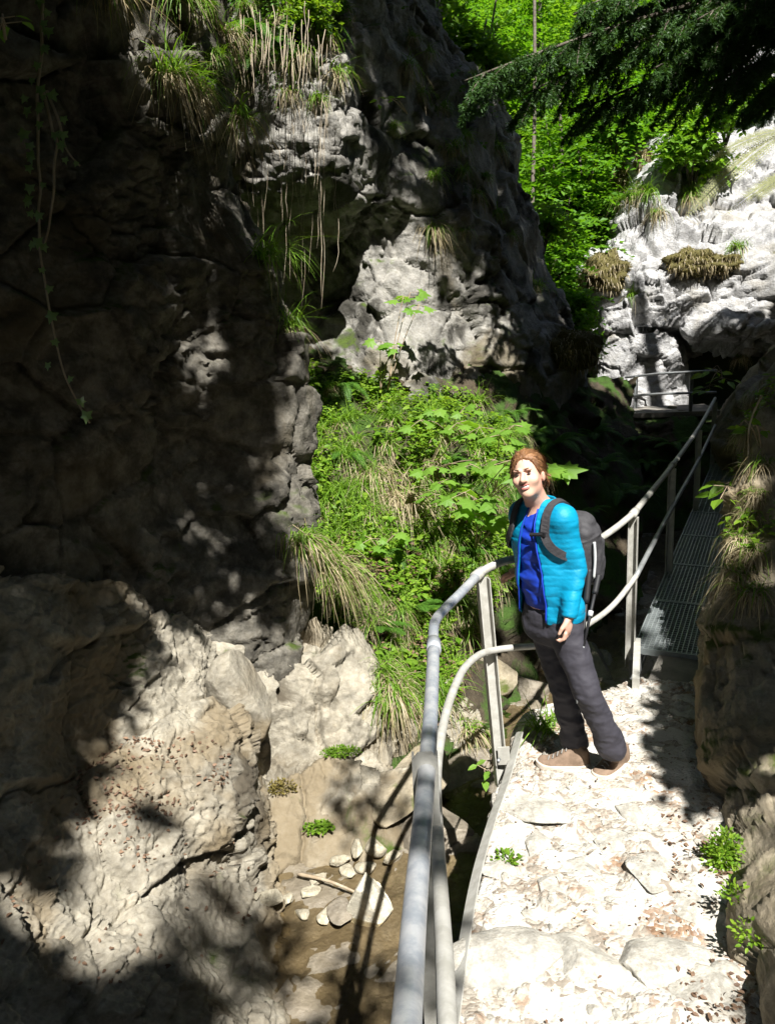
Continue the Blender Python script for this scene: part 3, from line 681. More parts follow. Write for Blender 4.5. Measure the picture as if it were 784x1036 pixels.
# flat edge strip, bent along the path edge, standing on edge
sp = cr(A([G(430,1240,.03)+A([0,0,0]),G(448,1110,.03),G(461,1015,.03),G(470,950,.035),G(482,885,.04),G(497,832,.045),G(510,795,.05),G(519,765,.05),G(529,728,.05)]), 60)
T = unit(np.gradient(sp, axis=0)); sd = unit(np.cross(T, UP))
hh = .034
wd = unit(UP*.62+sd*.78); tn = unit(np.cross(T, wd)); hh = .027
sec = [sp+wd*hh-tn*.003, sp+wd*hh+tn*.003, sp-wd*hh+tn*.003, sp-wd*hh-tn*.003]
V = np.stack(sec, 1).reshape(-1,3); k = len(sp)
i, j = np.meshgrid(np.arange(k-1), np.arange(4), indexing='ij'); a = (i*4+j).ravel(); b = (i*4+(j+1) % 4).ravel()
V2 = V + np.repeat(-sd*.0, 4, 0)
build('edge_strip', V2, [np.stack([a,b,b+4,a+4],1), A([[0,1,2,3],[4*k-1,4*k-2,4*k-3,4*k-4]])], M['galvpale'], rail, False)
bq = G(505,768,.08)
obj('bolt', [tube([bq, bq+A([-.01,-.02,0])], .009, 8)], M['galvdark'], rail)
e0, e1 = A([1.46,4.42,.03]), A([1.66,5.02,.03])
obj('edge_strip', [box((e0+e1)/2, (e1-e0)/2, A([.02,-.008,0]), UP*.04)], M['galvpale'], rail, False)

# ------------------------------------------------------------------ footbridge of grating panels
B0 = A([1.62,4.98,0]); BD = unit(A([4.62,11.0,0])-B0); BS = A([BD[1],-BD[0],0])
br = empty('footbridge', B0, 'narrow footbridge of steel grating panels in deep shade', 'footbridge')
for k in range(7):
    o = B0+BD*(.0+k*.98)+A([0,0,-.003*k]); parts = []
    Lp, Wd = .955, .92
    fr = .006
    parts.append(box(o+BS*Wd/2+BD*.004, BS*Wd/2, BD*.005, UP*.022)); parts.append(box(o+BS*Wd/2+BD*Lp, BS*Wd/2, BD*.005, UP*.022))
    for s in (0,1): parts.append(box(o+BS*(.004+s*(Wd-.008))+BD*(Lp/2+.002), BS*.004, BD*(Lp/2-.008), UP*.021))
    nb = 30 if k < 4 else 16
    for q in range(1, nb): parts.append(box(o+BS*(Wd*q/nb)+BD*(Lp/2), BS*.0028, BD*(Lp/2-.008), UP*.017))
    nc = 24 if k < 4 else 12
    for q in range(1, nc): parts.append(box(o+BS*(Wd/2)+BD*(Lp*q/nc)+UP*.007, BS*(Wd/2-.01), BD*.0032, UP*.009))
    obj('grating_panel', parts, M['grating'], br, False)
for s in (0.02,.9):
    obj('support_beam', [box(B0+BS*s+BD*3.4-UP*.10, BS*.03, BD*3.5, UP*.07)], M['galvdark'], br, False)
s0 = A([1.55,4.50,-.025]); 
V, F = prism([(0,0),(1.05,0),(1.05,.52),(.02,.5)], s0-UP*.14, BS, BD, UP*.155)
o = build('concrete_slab', V, F, M['concrete'], None, False, s0); tag(o, 'worn concrete slab between the gravel path and the grating', 'slab')
# railing of the far ledge
fr = empty('railing', U(645,412,13), 'thin dark railing on the far ledge in front of the pale block', 'railing')
for y0, y1, nm in ((382,375,'top_rail'),(401,397,'middle_rail')):
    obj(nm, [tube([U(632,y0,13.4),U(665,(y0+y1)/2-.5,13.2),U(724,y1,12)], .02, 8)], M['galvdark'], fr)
for x, y, y2, d in ((643,380,418,13.3),(699,378,420,12.6)):
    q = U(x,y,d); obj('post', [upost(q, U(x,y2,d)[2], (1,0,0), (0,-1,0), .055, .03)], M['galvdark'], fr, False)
led = U(668,414,13.1)
o = obj('walkway', [box(U(672,416,13.2), A([.75,-.1,0]), A([.05,.45,0]), UP*.04)], M['concrete'], None, False)
tag(o, 'sunlit end of the far walkway beside the pale block', None, None, 'structure')

# ------------------------------------------------------------------ loose stones
def stone(name, c, r, mat, label, group=None, seed=0, flat=(1,1,.7), sub=4, rotz=0, cuts=11, cat='stone', tilt=0):
    bm = bmesh.new(); bmesh.ops.create_icosphere(bm, subdivisions=sub, radius=1)
    V = A([v.co[:] for v in bm.verts]); F = A([[v.index for v in f.verts] for f in bm.faces]); bm.free()
    rg = np.random.default_rng(seed)
    for _ in range(cuts):
        n = unit(rg.normal(size=3)); dd = rg.uniform(.42,.82); ex = np.clip(V@n-dd, 0, None); V = V-ex[:,None]*n*.98
    V = V*(1+.06*fbm(V*1.3+seed, 3, seed)[:,None]) + .02*rnd_noise(V*6, seed)
    V = V*A(flat)*r
    c_, s_ = math.cos(rotz), math.sin(rotz); V = V@A([[c_,s_,0],[-s_,c_,0],[0,0,1]])
    if tilt:
        c_, s_ = math.cos(tilt), math.sin(tilt); V = V@A([[c_,0,-s_],[0,1,0],[s_,0,c_]])
    o = build(name, V+c, F, mat, None, True, c); tag(o, label, cat, group); return o
def rnd_noise(P, s): return np.stack([fbm(P,2,s),fbm(P+7,2,s+1),fbm(P+13,2,s+2)],1)
def on(px, py): return hit(px, py)[0]
p = on(376,932)
stone('boulder', p+A([0,0,.14]), .225, M['bedstone'], 'pale upright boulder with an ochre wet foot standing in the stream', seed=13, flat=(.62,.55,1.15), sub=5, cuts=10, tilt=.12)
k = 0
for px, py, r, fl in ((345,874,.075,(1,.8,.6)),(362,862,.07,(1,.8,.8)),(380,860,.085,(1,.9,.8)),(395,872,.07,(1.2,.8,.6)),(352,884,.06,(1.2,.8,.6)),(372,880,.07,(1.2,.8,.5))):
    p = on(px,py); stone('stone', p+A([0,0,r*.35]), r, M['bedstone2'], 'pale angular stone in the small heap behind the upright boulder', 'pale stones heaped behind the upright boulder', 20+k, fl, 4, k*1.3); k += 1
for px, py, r, fl, lb in ((272,912,.085,(1.3,.8,.5),'flat pale stone leftmost in the row at the foot of the rock shelf'),(291,910,.055,(1.2,.9,.5),'small grey stone second from the left in the row at the shelf foot'),(258,908,.05,(1,.9,.6),'small pale stone against the rock shelf at the stream edge'),(312,905,.06,(1.4,.8,.4),None),(330,928,.06,(1.3,.9,.4),None),(306,926,.05,(1.3,.9,.4),None),(320,892,.07,(1.3,.9,.45),None),(345,925,.10,(1.2,.8,.3),'flat amber brown stone left of the upright boulder')):
    p = on(px,py); stone('stone', p+A([0,0,r*.25]), r, M['wetrock'] if lb and 'amber' in lb else M['bedstone2'], lb or 'little flat stone lying in the shallows near the fallen stick', None if lb else 'little flat stones in the shallows', 40+k, fl, 4, k*1.1); k += 1
# fallen stick
a, b = on(302,890)+A([0,0,.04]), on(362,912)+A([0,0,.06])
V, F = tube(cr(A([a, (a+b)/2+A([0,0,.02]), b]), 10), np.linspace(.012,.007,10), 7)
tag(build('stick', V, F, M['root'], None, True, a), 'thin pale fallen stick beside the upright boulder', 'stick')
# mossy boulders in the stream under the railing
for px, py, r, fl, lb in ((545,670,.26,(1.2,1,.8),'mossy boulder in the stream seen behind the hiker'),(500,690,.22,(1,1,.8),'mossy boulder in the stream left of the hiker'),(530,700,.24,(1.1,1,.8),'dark boulder in the stream right below the hiker'),(470,790,.30,(1.4,1,.6),'brown slab boulder against the bank beside the railing'),(445,850,.28,(1.3,1,.55),'low wet boulder behind the near post'),(600,680,.3,(1.3,1,.7),'dark boulder under the footbridge'),(575,655,.2,(1,1,.7),'small shaded boulder under the footbridge'),(415,800,.3,(1.5,.8,.7),'grey boulder at the bank foot left of the near post')):
    h = hit(px,py,[n for n in BVH if n.startswith(('stream','bank','rock_b'))]); p = h[0]
    stone('boulder', p+A([0,.1,0]), r, M['wetrock'] if 'wet' in lb or 'dark' in lb or 'brown' in lb else M['right'], lb, None, 60+k, fl, 5, k*1.7, 8, 'boulder'); k += 1
# stones set in the path
for px, py, r, fl, lb in ((538,818,.17,(1.3,.9,.25),'flat pale stone set in the path just below the left shoe'),(715,1000,.17,(.8,1,.35),'large pale block at the lower right of the path'),(690,832,.09,(.8,1.2,.3),'pale stone at the edge of the rock shadow on the path'),(640,822,.10,(1,1,.25),'rounded pale stone set in the path below the right shoe'),(655,880,.11,(1.2,.9,.22),None),(590,880,.10,(1.2,.9,.2),None),(735,985,.06,(1,1,.5),None),(560,900,.12,(1.3,.9,.2),None),(620,850,.09,(1.2,.9,.22),None),(700,915,.10,(1.2,.9,.25),None),(540,850,.1,(1.2,.9,.2),None),(660,965,.10,(1.2,.9,.25),None),(505,880,.08,(1.1,.9,.25),None)):
    p = hit(px,py,[PATH.name])[0]; stone('stone', p-A([0,0,r*fl[2]*.25]), r, M['pathstone'], lb or 'small pale stone half buried in the sunlit path', None if lb else 'pale stones half buried in the path', 90+k, fl, 4, k*2.1); k += 1
# step: rough blocks across the path
for q, (px, py, wx, lb) in enumerate(((512,966,.25,'rough pale step block at the railing side of the path'),(588,970,.23,'rough pale step block in the middle of the path'),(664,974,.22,'rough pale step block nearest the rock side of the path'))):
    p = hit(px,py,[PATH.name])[0]; stone('step_stone', p-A([0,0,.035]), wx, M['pathstone'], lb, None, 120+q, (1.1,.6,.33), 5, .06*q-.05, 5, 'step stone')

for px, py, r, fl, lb in ((236,712,.30,(.75,.8,1.15),'rounded pale boulder wedged between the shelf and the bank foot'),(218,650,.24,(1.1,.9,.8),'smaller rounded rock above the wedged boulder')):
    p = hit(px,py,[n for n in BVH if n.startswith('rock')])[0]; stone('boulder', p+A([.0,.12,-.05]), r, M['shelf'], lb, None, 150+px, fl, 5, .4, 9, 'boulder')
# ------------------------------------------------------------------ the hiker
def J(px, py, y):
    r = ROT @ A([(px-392)/FL, (518-py)/FL, -1.0]); return CAM+r*(y/r[1])
Fw = unit(A([-.75,-.66,0])); Lf = unit(A([.66,-.75,0])); FR = A([Lf, Fw, UP])
YB = 3.60
hk = empty('person', G(590,780), 'smiling hiker in an open turquoise jacket, blue shirt and charcoal trousers standing at the railing', 'person')
C1, C2, C3 = J(549,543,YB), J(553,582,YB), J(558,615,YB)
LS, LE, LW = J(569,524,3.48), J(584,575,3.47), J(575,624,3.40)
RS, RE, RW = J(529,519,3.70), J(533,556,3.86), J(530,577,3.84)
LH, RH = J(568,622,3.53), J(549,622,3.67)
LK, LA = J(594,700,3.42), J(618,754,3.47)
RK, RA = J(570,697,3.60), J(582,756,3.64)
NB, HC = J(546,512,3.62), J(534,481,3.55)
# head frame
hy = unit(CAM-HC); rt = unit(np.cross(hy, UP)); rt = -rt      # image right
hy = unit(hy - .28*rt - .05*UP); hz = unit(UP - .20*rt); hz = unit(hz-hy*(hz@hy)); hx = np.cross(hy, hz)
if hx @ rt < 0: hx = -hx
HM = A([hx, hy, hz]); S = .925
def hl(P): return ((P-HC)@HM.T)/S
def head_sdf(P):
    q = hl(P); I = np.eye(3)
    d = ell(q, (0,-.018,.038), I, (.073,.092,.080))
    d = smin(d, ell(q, (0,.020,-.030), I, (.060,.070,.080)), .03)
    d = smin(d, ell(q, (0,.060,-.088), I, (.024,.022,.020)), .03)
    for s in (-1,1):
        d = smin(d, ell(q, (s*.036,.062,-.022), I, (.026,.024,.022)), .025)
        d = smin(d, ell(q, (s*.072,-.008,-.010), I, (.010,.020,.030)), .008)
        d = smin(d, ell(q, (s*.028,.083,.030), I, (.020,.010,.008)), .012)
        d = smax(d, -ell(q, (s*.030,.100,.011), I, (.015,.0135,.008)), .010)
    d = smin(d, cap(q, A([0,.086,.014]), A([0,.108,-.020]), .008, .013), .010)
    for s in (-1,1): d = smin(d, ell(q, (s*.011,.096,-.023), I, (.008,.010,.007)), .006)
    d = smax(d, -ell(q, (0,.094,-.053), I, (.024,.012,.0085)), .006)
    return d*S
def hand(P, W, dn, fr, pl, s=1.0):
    """wrist W, dn along the hand, fr towards the forefinger, pl towards the palm"""
    M_ = A([fr, pl, dn])
    d = ell(P, W+dn*.048*s, M_, (.040*s,.016*s,.050*s))
    for k, ln in enumerate((.9,1.0,.95,.78)):
        b = W+dn*.082*s+fr*(.030-.0205*k)*s; m1 = b+(dn*.034+pl*.008)*ln*s; m2 = m1+(dn*.014+pl*.022)*ln*s; e = m2+(-dn*.006+pl*.018)*ln*s
        f_ = np.minimum(np.minimum(cap(P, b, m1, .0098*s, .009*s), cap(P, m1, m2, .009*s, .0082*s)), cap(P, m2, e, .0082*s, .007*s))
        d = smin(d, f_, .005) if k == 0 else np.minimum(d, smin(f_, d+.012, .004))
    t0 = W+dn*.022*s+fr*.028*s; t1 = t0+(dn*.030+fr*.020+pl*.014)*s; t2 = t1+(dn*.030+fr*.002+pl*.012)*s
    return smin(d, np.minimum(cap(P, t0, t1, .0125*s, .0105*s), cap(P, t1, t2, .0105*s, .008*s)), .008)
ldn = unit(LW-LE)
def body_sdf(P):
    d = head_sdf(P)
    d = smin(d, cap(P, HC-hz*.055-hy*.015, NB-UP*.02, .050, .056), .025)
    d = smin(d, cap(P, NB-UP*.03, NB-UP*.07, .07, .09), .04)
    t = smin(ell(P, C1, FR, (.135,.075,.15)), ell(P, C2, FR, (.125,.09,.16)), .05); t = smin(t, ell(P, C3, FR, (.145,.10,.12)), .05)
    d = smin(d, t, .05)
    for s, e, w in ((LS,LE,LW),(RS,RE,RW)):
        d = smin(d, np.minimum(cap(P, s, e, .042, .034), cap(P, e, w, .034, .023)), .02)
    for h, k, a in ((LH,LK,LA),(RH,RK,RA)):
        d = smin(d, np.minimum(cap(P, h, k, .066, .045), cap(P, k, a, .045, .032)), .02)
    d = smin(d, hand(P, LW-ldn*.005, unit(-UP+.12*Fw), unit(Fw*.9+Lf*.25), unit(-Lf*.9+Fw*.2), .92), .01)
    d = smin(d, hand(P, RW, unit(Fw*.2-Lf*.9-UP*.3), Fw, -UP, .92), .01)
    return d
allp = A([LS,LE,LW,RS,RE,RW,LH,LK,LA,RK,RA,HC,C1])
lo, hi = allp.min(0)-.17, allp.max(0)+.17; lo[2] = .06
V, F = snet(body_sdf, lo, hi, .0042)
build('body', V, F, M['skin'], hk)
def obj2(name, f, lo, hi, h, mat, parent):
    V, F = snet(f, lo, hi, h); return build(name, V, F, mat, parent)
def hpt(x, y, z): return HC+S*(x*hx+y*hy+z*hz)
I3 = np.eye(3)
def hair_sdf(P):
    q = hl(P)
    qq = q*A([1,1,1])
    d = ell(q, (0,-.020,.042), I3, (.085,.101,.092))
    d = smin(d, ell(q, (0,-.055,-.005), I3, (.068,.058,.07)), .03)
    face = (q[:,1]-.022) - .62*(q[:,2]-.022) - 6.5*(q[:,0]-.008)**2        # in front of the hairline
    cut = np.maximum(face, 0)*0+face
    hl_ = np.where(q[:,2] > .125, -1, cut*.8)
    d = smax(d, hl_-.012*noise(q*60, 3)*0, .012)
    low = np.maximum(-(q[:,2]+.02)-.06*(q[:,1] < -.03), -9)
    d = smax(d, low, .01)
    d = d + .0022*noise(q*A([90,22,22]), 4)+.003*noise(q*A([40,15,15]), 5)
    bun = ell(q, (.03,-.118,.01), I3, (.03,.028,.034)); d = smin(d, bun+.003*noise(q*70, 6), .012)
    lock = np.minimum(cap(q, A([.072,-.03,.0]), A([.086,-.045,-.045]), .012, .005), cap(q, A([.06,-.06,.0]), A([.100,-.055,-.02]), .010, .003))
    return smin(d, lock, .01)*S
hob = obj2('hair', hair_sdf, HC-.17, HC+.17, .003, M['hair'], hk)
hv = A([v.co[:] for v in hob.data.vertices])+np.array(hk.location); hn = A([v.normal[:] for v in hob.data.vertices])
RNG = np.random.default_rng(77); hi_ = RNG.choice(len(hv), 1500); bk_ = -hy*.8-hz*.35+.25*rnd_unit(1500); bk_ = unit(bk_-hn[hi_]*((bk_*hn[hi_]).sum(1))[:,None]*.9)
build('hair_strands', *blades(hv[hi_]+hn[hi_]*.001, bk_+hn[hi_]*.10, RNG.uniform(.02,.06,1500), .0011, .15, 4, .12), M['hair'], hk)
for s in (-1,1):
    obj2('eye', lambda P: ell(hl(P), (s*.0295,.083,.0095), I3, (.0105,.008,.0028))*S, hpt(s*.0295,.083,.0095)-.02, hpt(s*.0295,.083,.0095)+.02, .0015, M['eye'], hk)
    obj2('eyebrow', lambda P: smin(cap(hl(P), A([s*.014,.096,.0335]), A([s*.032,.092,.0365]), .0024, .0024), cap(hl(P), A([s*.032,.092,.0365]), A([s*.046,.078,.0300]), .0024, .0016), .003)*S, hpt(s*.03,.09,.03)-.03, hpt(s*.03,.09,.03)+.03, .0018, M['brow'], hk)
def lips_sdf(P):
    q = hl(P); z0 = 9*q[:,0]**2
    q = q-np.stack([0*z0,-z0*.9,z0*.9],1)
    d = np.minimum(ell(q, (0,.0895,-.0445), I3, (.029,.0075,.0042)), ell(q, (0,.0875,-.0625), I3, (.023,.008,.0055)))
    return d*S
obj2('lips', lips_sdf, hpt(0,.09,-.053)-.045, hpt(0,.09,-.053)+.045, .0016, M['lips'], hk)
def teeth_sdf(P):
    q = hl(P); z0 = 9*q[:,0]**2; q = q-np.stack([0*z0,-z0*.9,z0*.9],1)
    return ell(q, (0,.084,-.0525), I3, (.0235,.008,.0066))*S
obj2('teeth', teeth_sdf, hpt(0,.085,-.053)-.04, hpt(0,.085,-.053)+.04, .0016, M['teeth'], hk)
# clothing
zhem = J(560,622,YB)[2]; zsh = J(545,611,YB)[2]
def torso(P, g=0):
    d = smin(ell(P, C1+Fw*.005, FR, (.160+g,.108+g,.175+g)), ell(P, C2+Fw*.012, FR, (.140+g,.112+g,.17+g)), .06)
    d = smin(d, ell(P, C3, FR, (.160+g,.118+g,.13+g)), .05)
    return smin(d, np.minimum(cap(P, NB-UP*.045, LS-UP*.005, .066+g, .050+g), cap(P, NB-UP*.045, RS-UP*.005, .066+g, .050+g)), .04)
def outer(P):
    w = .005*fbm(P*A([9,9,16]), 3, 7)
    qz = P[:,2]*2*PI/.052
    d = torso(P, .012)+w+.0020*np.exp(-(np.sin(qz/2)/.22)**2)
    for s, e, wr in ((LS,LE,LW-ldn*.012),(RS,RE,RW)):
        ax = unit(wr-s); tt = (P-s)@ax
        a = np.minimum(cap(P, s, e, .049, .048), cap(P, e, wr, .049, .038))
        wr_ = .004*fbm(P*A([14,14,22])+3, 3, 8)+.0022*np.exp(-(np.sin(tt*PI/.048)/.22)**2)+.0022*ridge(P*A([7,7,16])+1, 2, 18)
        d = smin(d, a+wr_, .055)
    col = np.maximum(cap(P, NB-UP*.045, NB+UP*.035-Fw*.004, .082, .074), P[:,2]-(NB[2]+.038))
    return smin(d, col, .02)
def jacket_sdf(P):
    d = outer(P)
    inner = smin(torso(P, -.002), cap(P, NB-UP*.09, NB+UP*.09, .070, .064), .02)
    d = np.maximum(d, -inner)
    t = np.clip((P[:,2]-zhem)/(NB[2]-zhem), 0, 1.2)
    u = (P-C2)@Lf; v = (P-C2)@Fw
    uL = -.118+.085*t; uR = .072-.040*t+.012*np.sin(t*5)
    wedge = np.maximum(np.maximum(uL-u, u-uR), -(v-.02))
    d = smax(d, -wedge, .006)
    hem = zhem+.012*np.sin(u*9)-.01
    body = np.maximum(d, hem-P[:,2])
    sl = cap(P, LE, LW-ldn*.012, .062, .050)
    keep = np.where(sl < .006, np.maximum(d, (P-(LW+ldn*.004))@ldn), body)
    return keep
JL, JH = allp.min(0)-.12, allp.max(0)+.12; JL[2] = zhem-.12; JH[2] = NB[2]+.08
obj2('jacket', jacket_sdf, JL, JH, .0050, M['jacket'], hk)
obj2('shirt', lambda P: np.maximum(np.maximum(torso(P, -.008)+.005*fbm(P*A([12,12,26]), 3, 12)+.004*np.sin(P[:,2]*70+6*noise(P*7, 2)), zsh-P[:,2]), cap(P, NB+UP*.0, NB+UP*.2+Fw*.1, .062, .085)*-1), JL, JH, .005, M['shirt'], hk)
def panel_edge(sgn):
    out = []
    for t in np.linspace(.02,1.02,26):
        uu = (.072-.040*t+.012*math.sin(t*5)) if sgn > 0 else (-.118+.085*t)
        p = C2+Lf*uu+Fw*.14; p[2] = zhem+t*(NB[2]-zhem)
        for _ in range(14):
            v0 = outer(p[None])[0]; p = p-Fw*(v0-.001)*.8
        out.append(p)
    return A(out)
for sg_ in (1,-1):
    pe = panel_edge(sg_); V, F = tube(pe, .0042, 6); build('front_zip', V, F, M['shirt'], hk)
# zip edge along the jacket front, and pocket zip
def on_torso(p, lift=.006):
    p = p.copy()
    for _ in range(12):
        q = np.stack([p]+[p+e for e in np.eye(3)*.004]); v = torso(q, .014); g = (v[1:]-v[0])/.004
        p = p-(v[0]-lift)*g/(g@g+1e-6)
    return p, unit(g)
def on_jacket(p, lift=.006):
    p = A(p, dtype=float) if not isinstance(p, np.ndarray) else p.copy()
    for _ in range(12):
        q = np.stack([p]+[p+e for e in np.eye(3)*.004]); v = outer(q); g = (v[1:]-v[0])/.004
        p = p-(v[0]-lift)*g/(g@g+1e-6)
    return p, unit(g)
def ribbon(path, nrm, w, t):
    path, nrm = A(path), A(nrm); T = unit(np.gradient(path, axis=0)); s = unit(np.cross(T, nrm))
    sec = [path+s*w+nrm*t, path-s*w+nrm*t, path-s*w-nrm*t, path+s*w-nrm*t]
    V = np.stack(sec, 1).reshape(-1,3); k = len(path)
    i, j = np.meshgrid(np.arange(k-1), np.arange(4), indexing='ij'); a = (i*4+j).ravel(); b = (i*4+(j+1) % 4).ravel()
    return V, [np.stack([a,b,b+4,a+4],1), A([[3,2,1,0],[4*k-4,4*k-3,4*k-2,4*k-1]])]
zp = [on_jacket(C2+Lf*.118+Fw*.13+UP*z, .004) for z in np.linspace(-.10,.05,9)]
0 and build('pocket_zip', *ribbon([a for a, _ in zp], [b for _, b in zp], .0022, .002), M['packlight'], hk, False)
def trouser_sdf(P):
    d = smin(ell(P, C3-UP*.035, FR, (.158,.112,.12)), ell(P, C3-UP*.09, FR, (.155,.115,.10)), .03)
    for h, k, a, sd_ in ((LH,LK,LA,1),(RH,RK,RA,2)):
        e = a+unit(a-k)*.015
        l = np.minimum(cap(P, h-UP*.02, k, .086, .060), smin(cap(P, k, e, .060, .052), cap(P, a+(k-a)*.25, e, .055, .060), .02))
        d = smin(d, l, .018)
    t = P[:,2]
    d = d+.009*fbm(P*A([9,9,13]), 3, 15)-.007*np.clip(ridge(P*A([6,6,11])+.25*P[:,2:3]*A([8,8,0])+2, 2, 19),-1,1.5)*sst(.75,.3,t)
    return np.maximum(np.maximum(d, t-(zsh+.035)), .112-t)
TL, TH_ = A([LH,LK,LA,RH,RK,RA]).min(0)-.13, A([LH,LK,LA,RH,RK,RA]).max(0)+.13; TL[2] = .04; TH_[2] = zsh+.06
obj2('trousers', trouser_sdf, TL, TH_, .005, M['trouser'], hk)
def shoe(heel, toe, ank):
    heel, toe = heel.copy(), toe.copy(); heel[2] = toe[2] = 0
    ax = unit(toe-heel); sx = A([ax[1],-ax[0],0]); Ln = .268; c = (heel+toe)/2; h0 = c-ax*Ln/2
    Mx = A([sx, ax, UP])
    def loc(P): return (P-h0)@Mx.T
    def outl(q, g=0):
        t = np.clip(q[:,1]/Ln, 0, 1); w = .034+.012*np.sin(np.clip((t-.25)/.75,0,1)*PI)+g
        y = np.clip(q[:,1], .036, Ln-.044)
        return np.sqrt((q[:,0]/w*.042)**2+(q[:,1]-y)**2)-.042-g*.5
    def upper(P):
        q = loc(P); t = np.clip(q[:,1]/Ln, 0, 1)
        top = .112-.062*sst(.30,.78,t)-.012*sst(.85,1.05,t)
        d = smax(outl(q)+.30*np.clip(q[:,2]-.03,0,1)*(.4+.6*t), q[:,2]-top, .018)
        an = (ank-h0)@Mx.T
        d = smin(d, cap(q, A([0,.062,.06]), A([an[0]*.5,.06+(an[1]-.06)*.6,.125]), .040, .044), .02)
        d = np.maximum(d, q[:,2]-.128)
        return np.maximum(d, .018-q[:,2])+.0015*noise(q*60, 2)
    def sole(P):
        q = loc(P); t = q[:,1]/Ln
        up = .030+.010*sst(.75,1,t)+.006*sst(.2,0,t)
        return smax(smax(outl(q, .004), q[:,2]-up, .004), -(q[:,2]-.004*sst(.8,1,t)-.002), .004)
    lo_, hi_ = np.minimum(h0, h0+ax*Ln)-.08, np.maximum(h0, h0+ax*Ln)+.08; lo_[2] = -.03; hi_[2] = .16
    z0 = hit_z
    V, F = snet(upper, lo_, hi_, .004); u = build('shoe', V+UP*z0, F, M['shoe'], hk)
    V, F = snet(sole, lo_, hi_, .004); s = build('sole', V+UP*z0, F, M['sole'], None, True, np.array(hk.location)); s.location = (0,0,0); s.parent = u
    prts = []
    for k in range(5):
        y = .105+.022*k; z = .112-.062*sst(.30,.78,A([y/Ln]))[0]+.004
        prts.append(tube([h0+ax*y+sx*.020+UP*(z-.008), h0+ax*(y+.006)+UP*(z+.003), h0+ax*(y+.012)-sx*.020+UP*(z-.008)], .0032, 6))
    V, F = join(prts); l = build('laces', V+UP*z0, F, M['lace'], None, True, np.array(hk.location)); l.location = (0,0,0); l.parent = u
hit_z = .012
shoe(G(592,779), G(545,777), RA)
shoe(G(634,772), G(601,793), LA)
# backpack, resting on her back
bp = empty('backpack', C1-Fw*.21, 'dark grey daypack with light trim on the back of the hiker', 'backpack')
BC = C1-Fw*.205-UP*.115+Lf*.035
def pack_sdf(P):
    q = (P-BC)@FR.T
    a = np.abs(q+A([0,.012,0])*0)-A([.072,.036,.110]); d = np.linalg.norm(np.maximum(a,0),axis=1)+np.minimum(a.max(1),0)-.045
    a = np.abs(q-A([0,-.07,-.05]))-A([.07,.03,.085]); d2 = np.linalg.norm(np.maximum(a,0),axis=1)+np.minimum(a.max(1),0)-.03
    d = smin(d, d2, .02)
    d = smin(d, ell(q, (0,-.01,.16), I3, (.10,.07,.045)), .02)
    d = d - .004*np.exp(-((q[:,2]-.095+.2*q[:,1])/.006)**2)
    return d+.008*fbm(q*11, 3, 33)
obj2('bag', pack_sdf, BC-.34, BC+.34, .0055, M['pack'], bp)
prts = []
pts = [(.092,-.10,.14),(.096,-.02,.17),(.096,.05,.15),(.096,.10,.10),(.100,.115,.045),(.122,.09,-.01),(.155,.02,-.06),(.16,-.05,-.09)]
pj = [on_torso(C1+Lf*a+Fw*b+UP*c, .012) for a, b, c in cr(A(pts), 26)]
build('shoulder_strap', *ribbon([a for a, _ in pj], [b for _, b in pj], .019, .005), M['pack'], bp, False)
pj = [on_torso(C1-Lf*a+Fw*b+UP*c, .012) for a, b, c in cr(A(pts), 26)]
build('shoulder_strap', *ribbon([a for a, _ in pj], [b for _, b in pj], .019, .005), M['pack'], bp, False)
q = on_jacket(C1+Lf*.085+Fw*.10+UP*.06, .022)[0]; q2 = on_jacket(C1+Lf*.03+Fw*.14+UP*.045, .014)[0]
build('chest_buckle', *join([tube([q, q2], .009, 8), box(q, Lf*.013, Fw*.006, UP*.010)]), M['black'], bp, False)
tr0 = BC+Lf*.135+Fw*.035
build('side_trim', *tube(cr(A([tr0+UP*.08, tr0+UP*.0+Lf*.006, tr0-UP*.10]), 12), .007, 8), M['packlight'], bp)
for k in range(2):
    a = BC+Lf*(.12+.03*k)+Fw*(.06-.03*k)-UP*(.12); e = J(584+6*k, 706-52*k, 3.40+.03*k)
    tp_ = empty('trekking_pole', a, ('longer folded trekking pole hanging from the side of the daypack','shorter folded trekking pole hanging beside the hand of the hiker')[k], 'trekking pole')
    build('shaft', *tube([a, e], [.009,.007], 8), M['black'], tp_)
    build('tip', *tube([e, e+(e-a)*.05], [.007,.003], 6), M['galvdark'], tp_)
    build('handle', *tube(cr(A([a-(e-a)*.12, a, a+(e-a)*.18]), 8), .015, 8), M['black'], tp_)
    build('clamp', *tube([a+(e-a)*.45, a+(e-a)*.53], .0125, 8), M['packlight'], tp_)
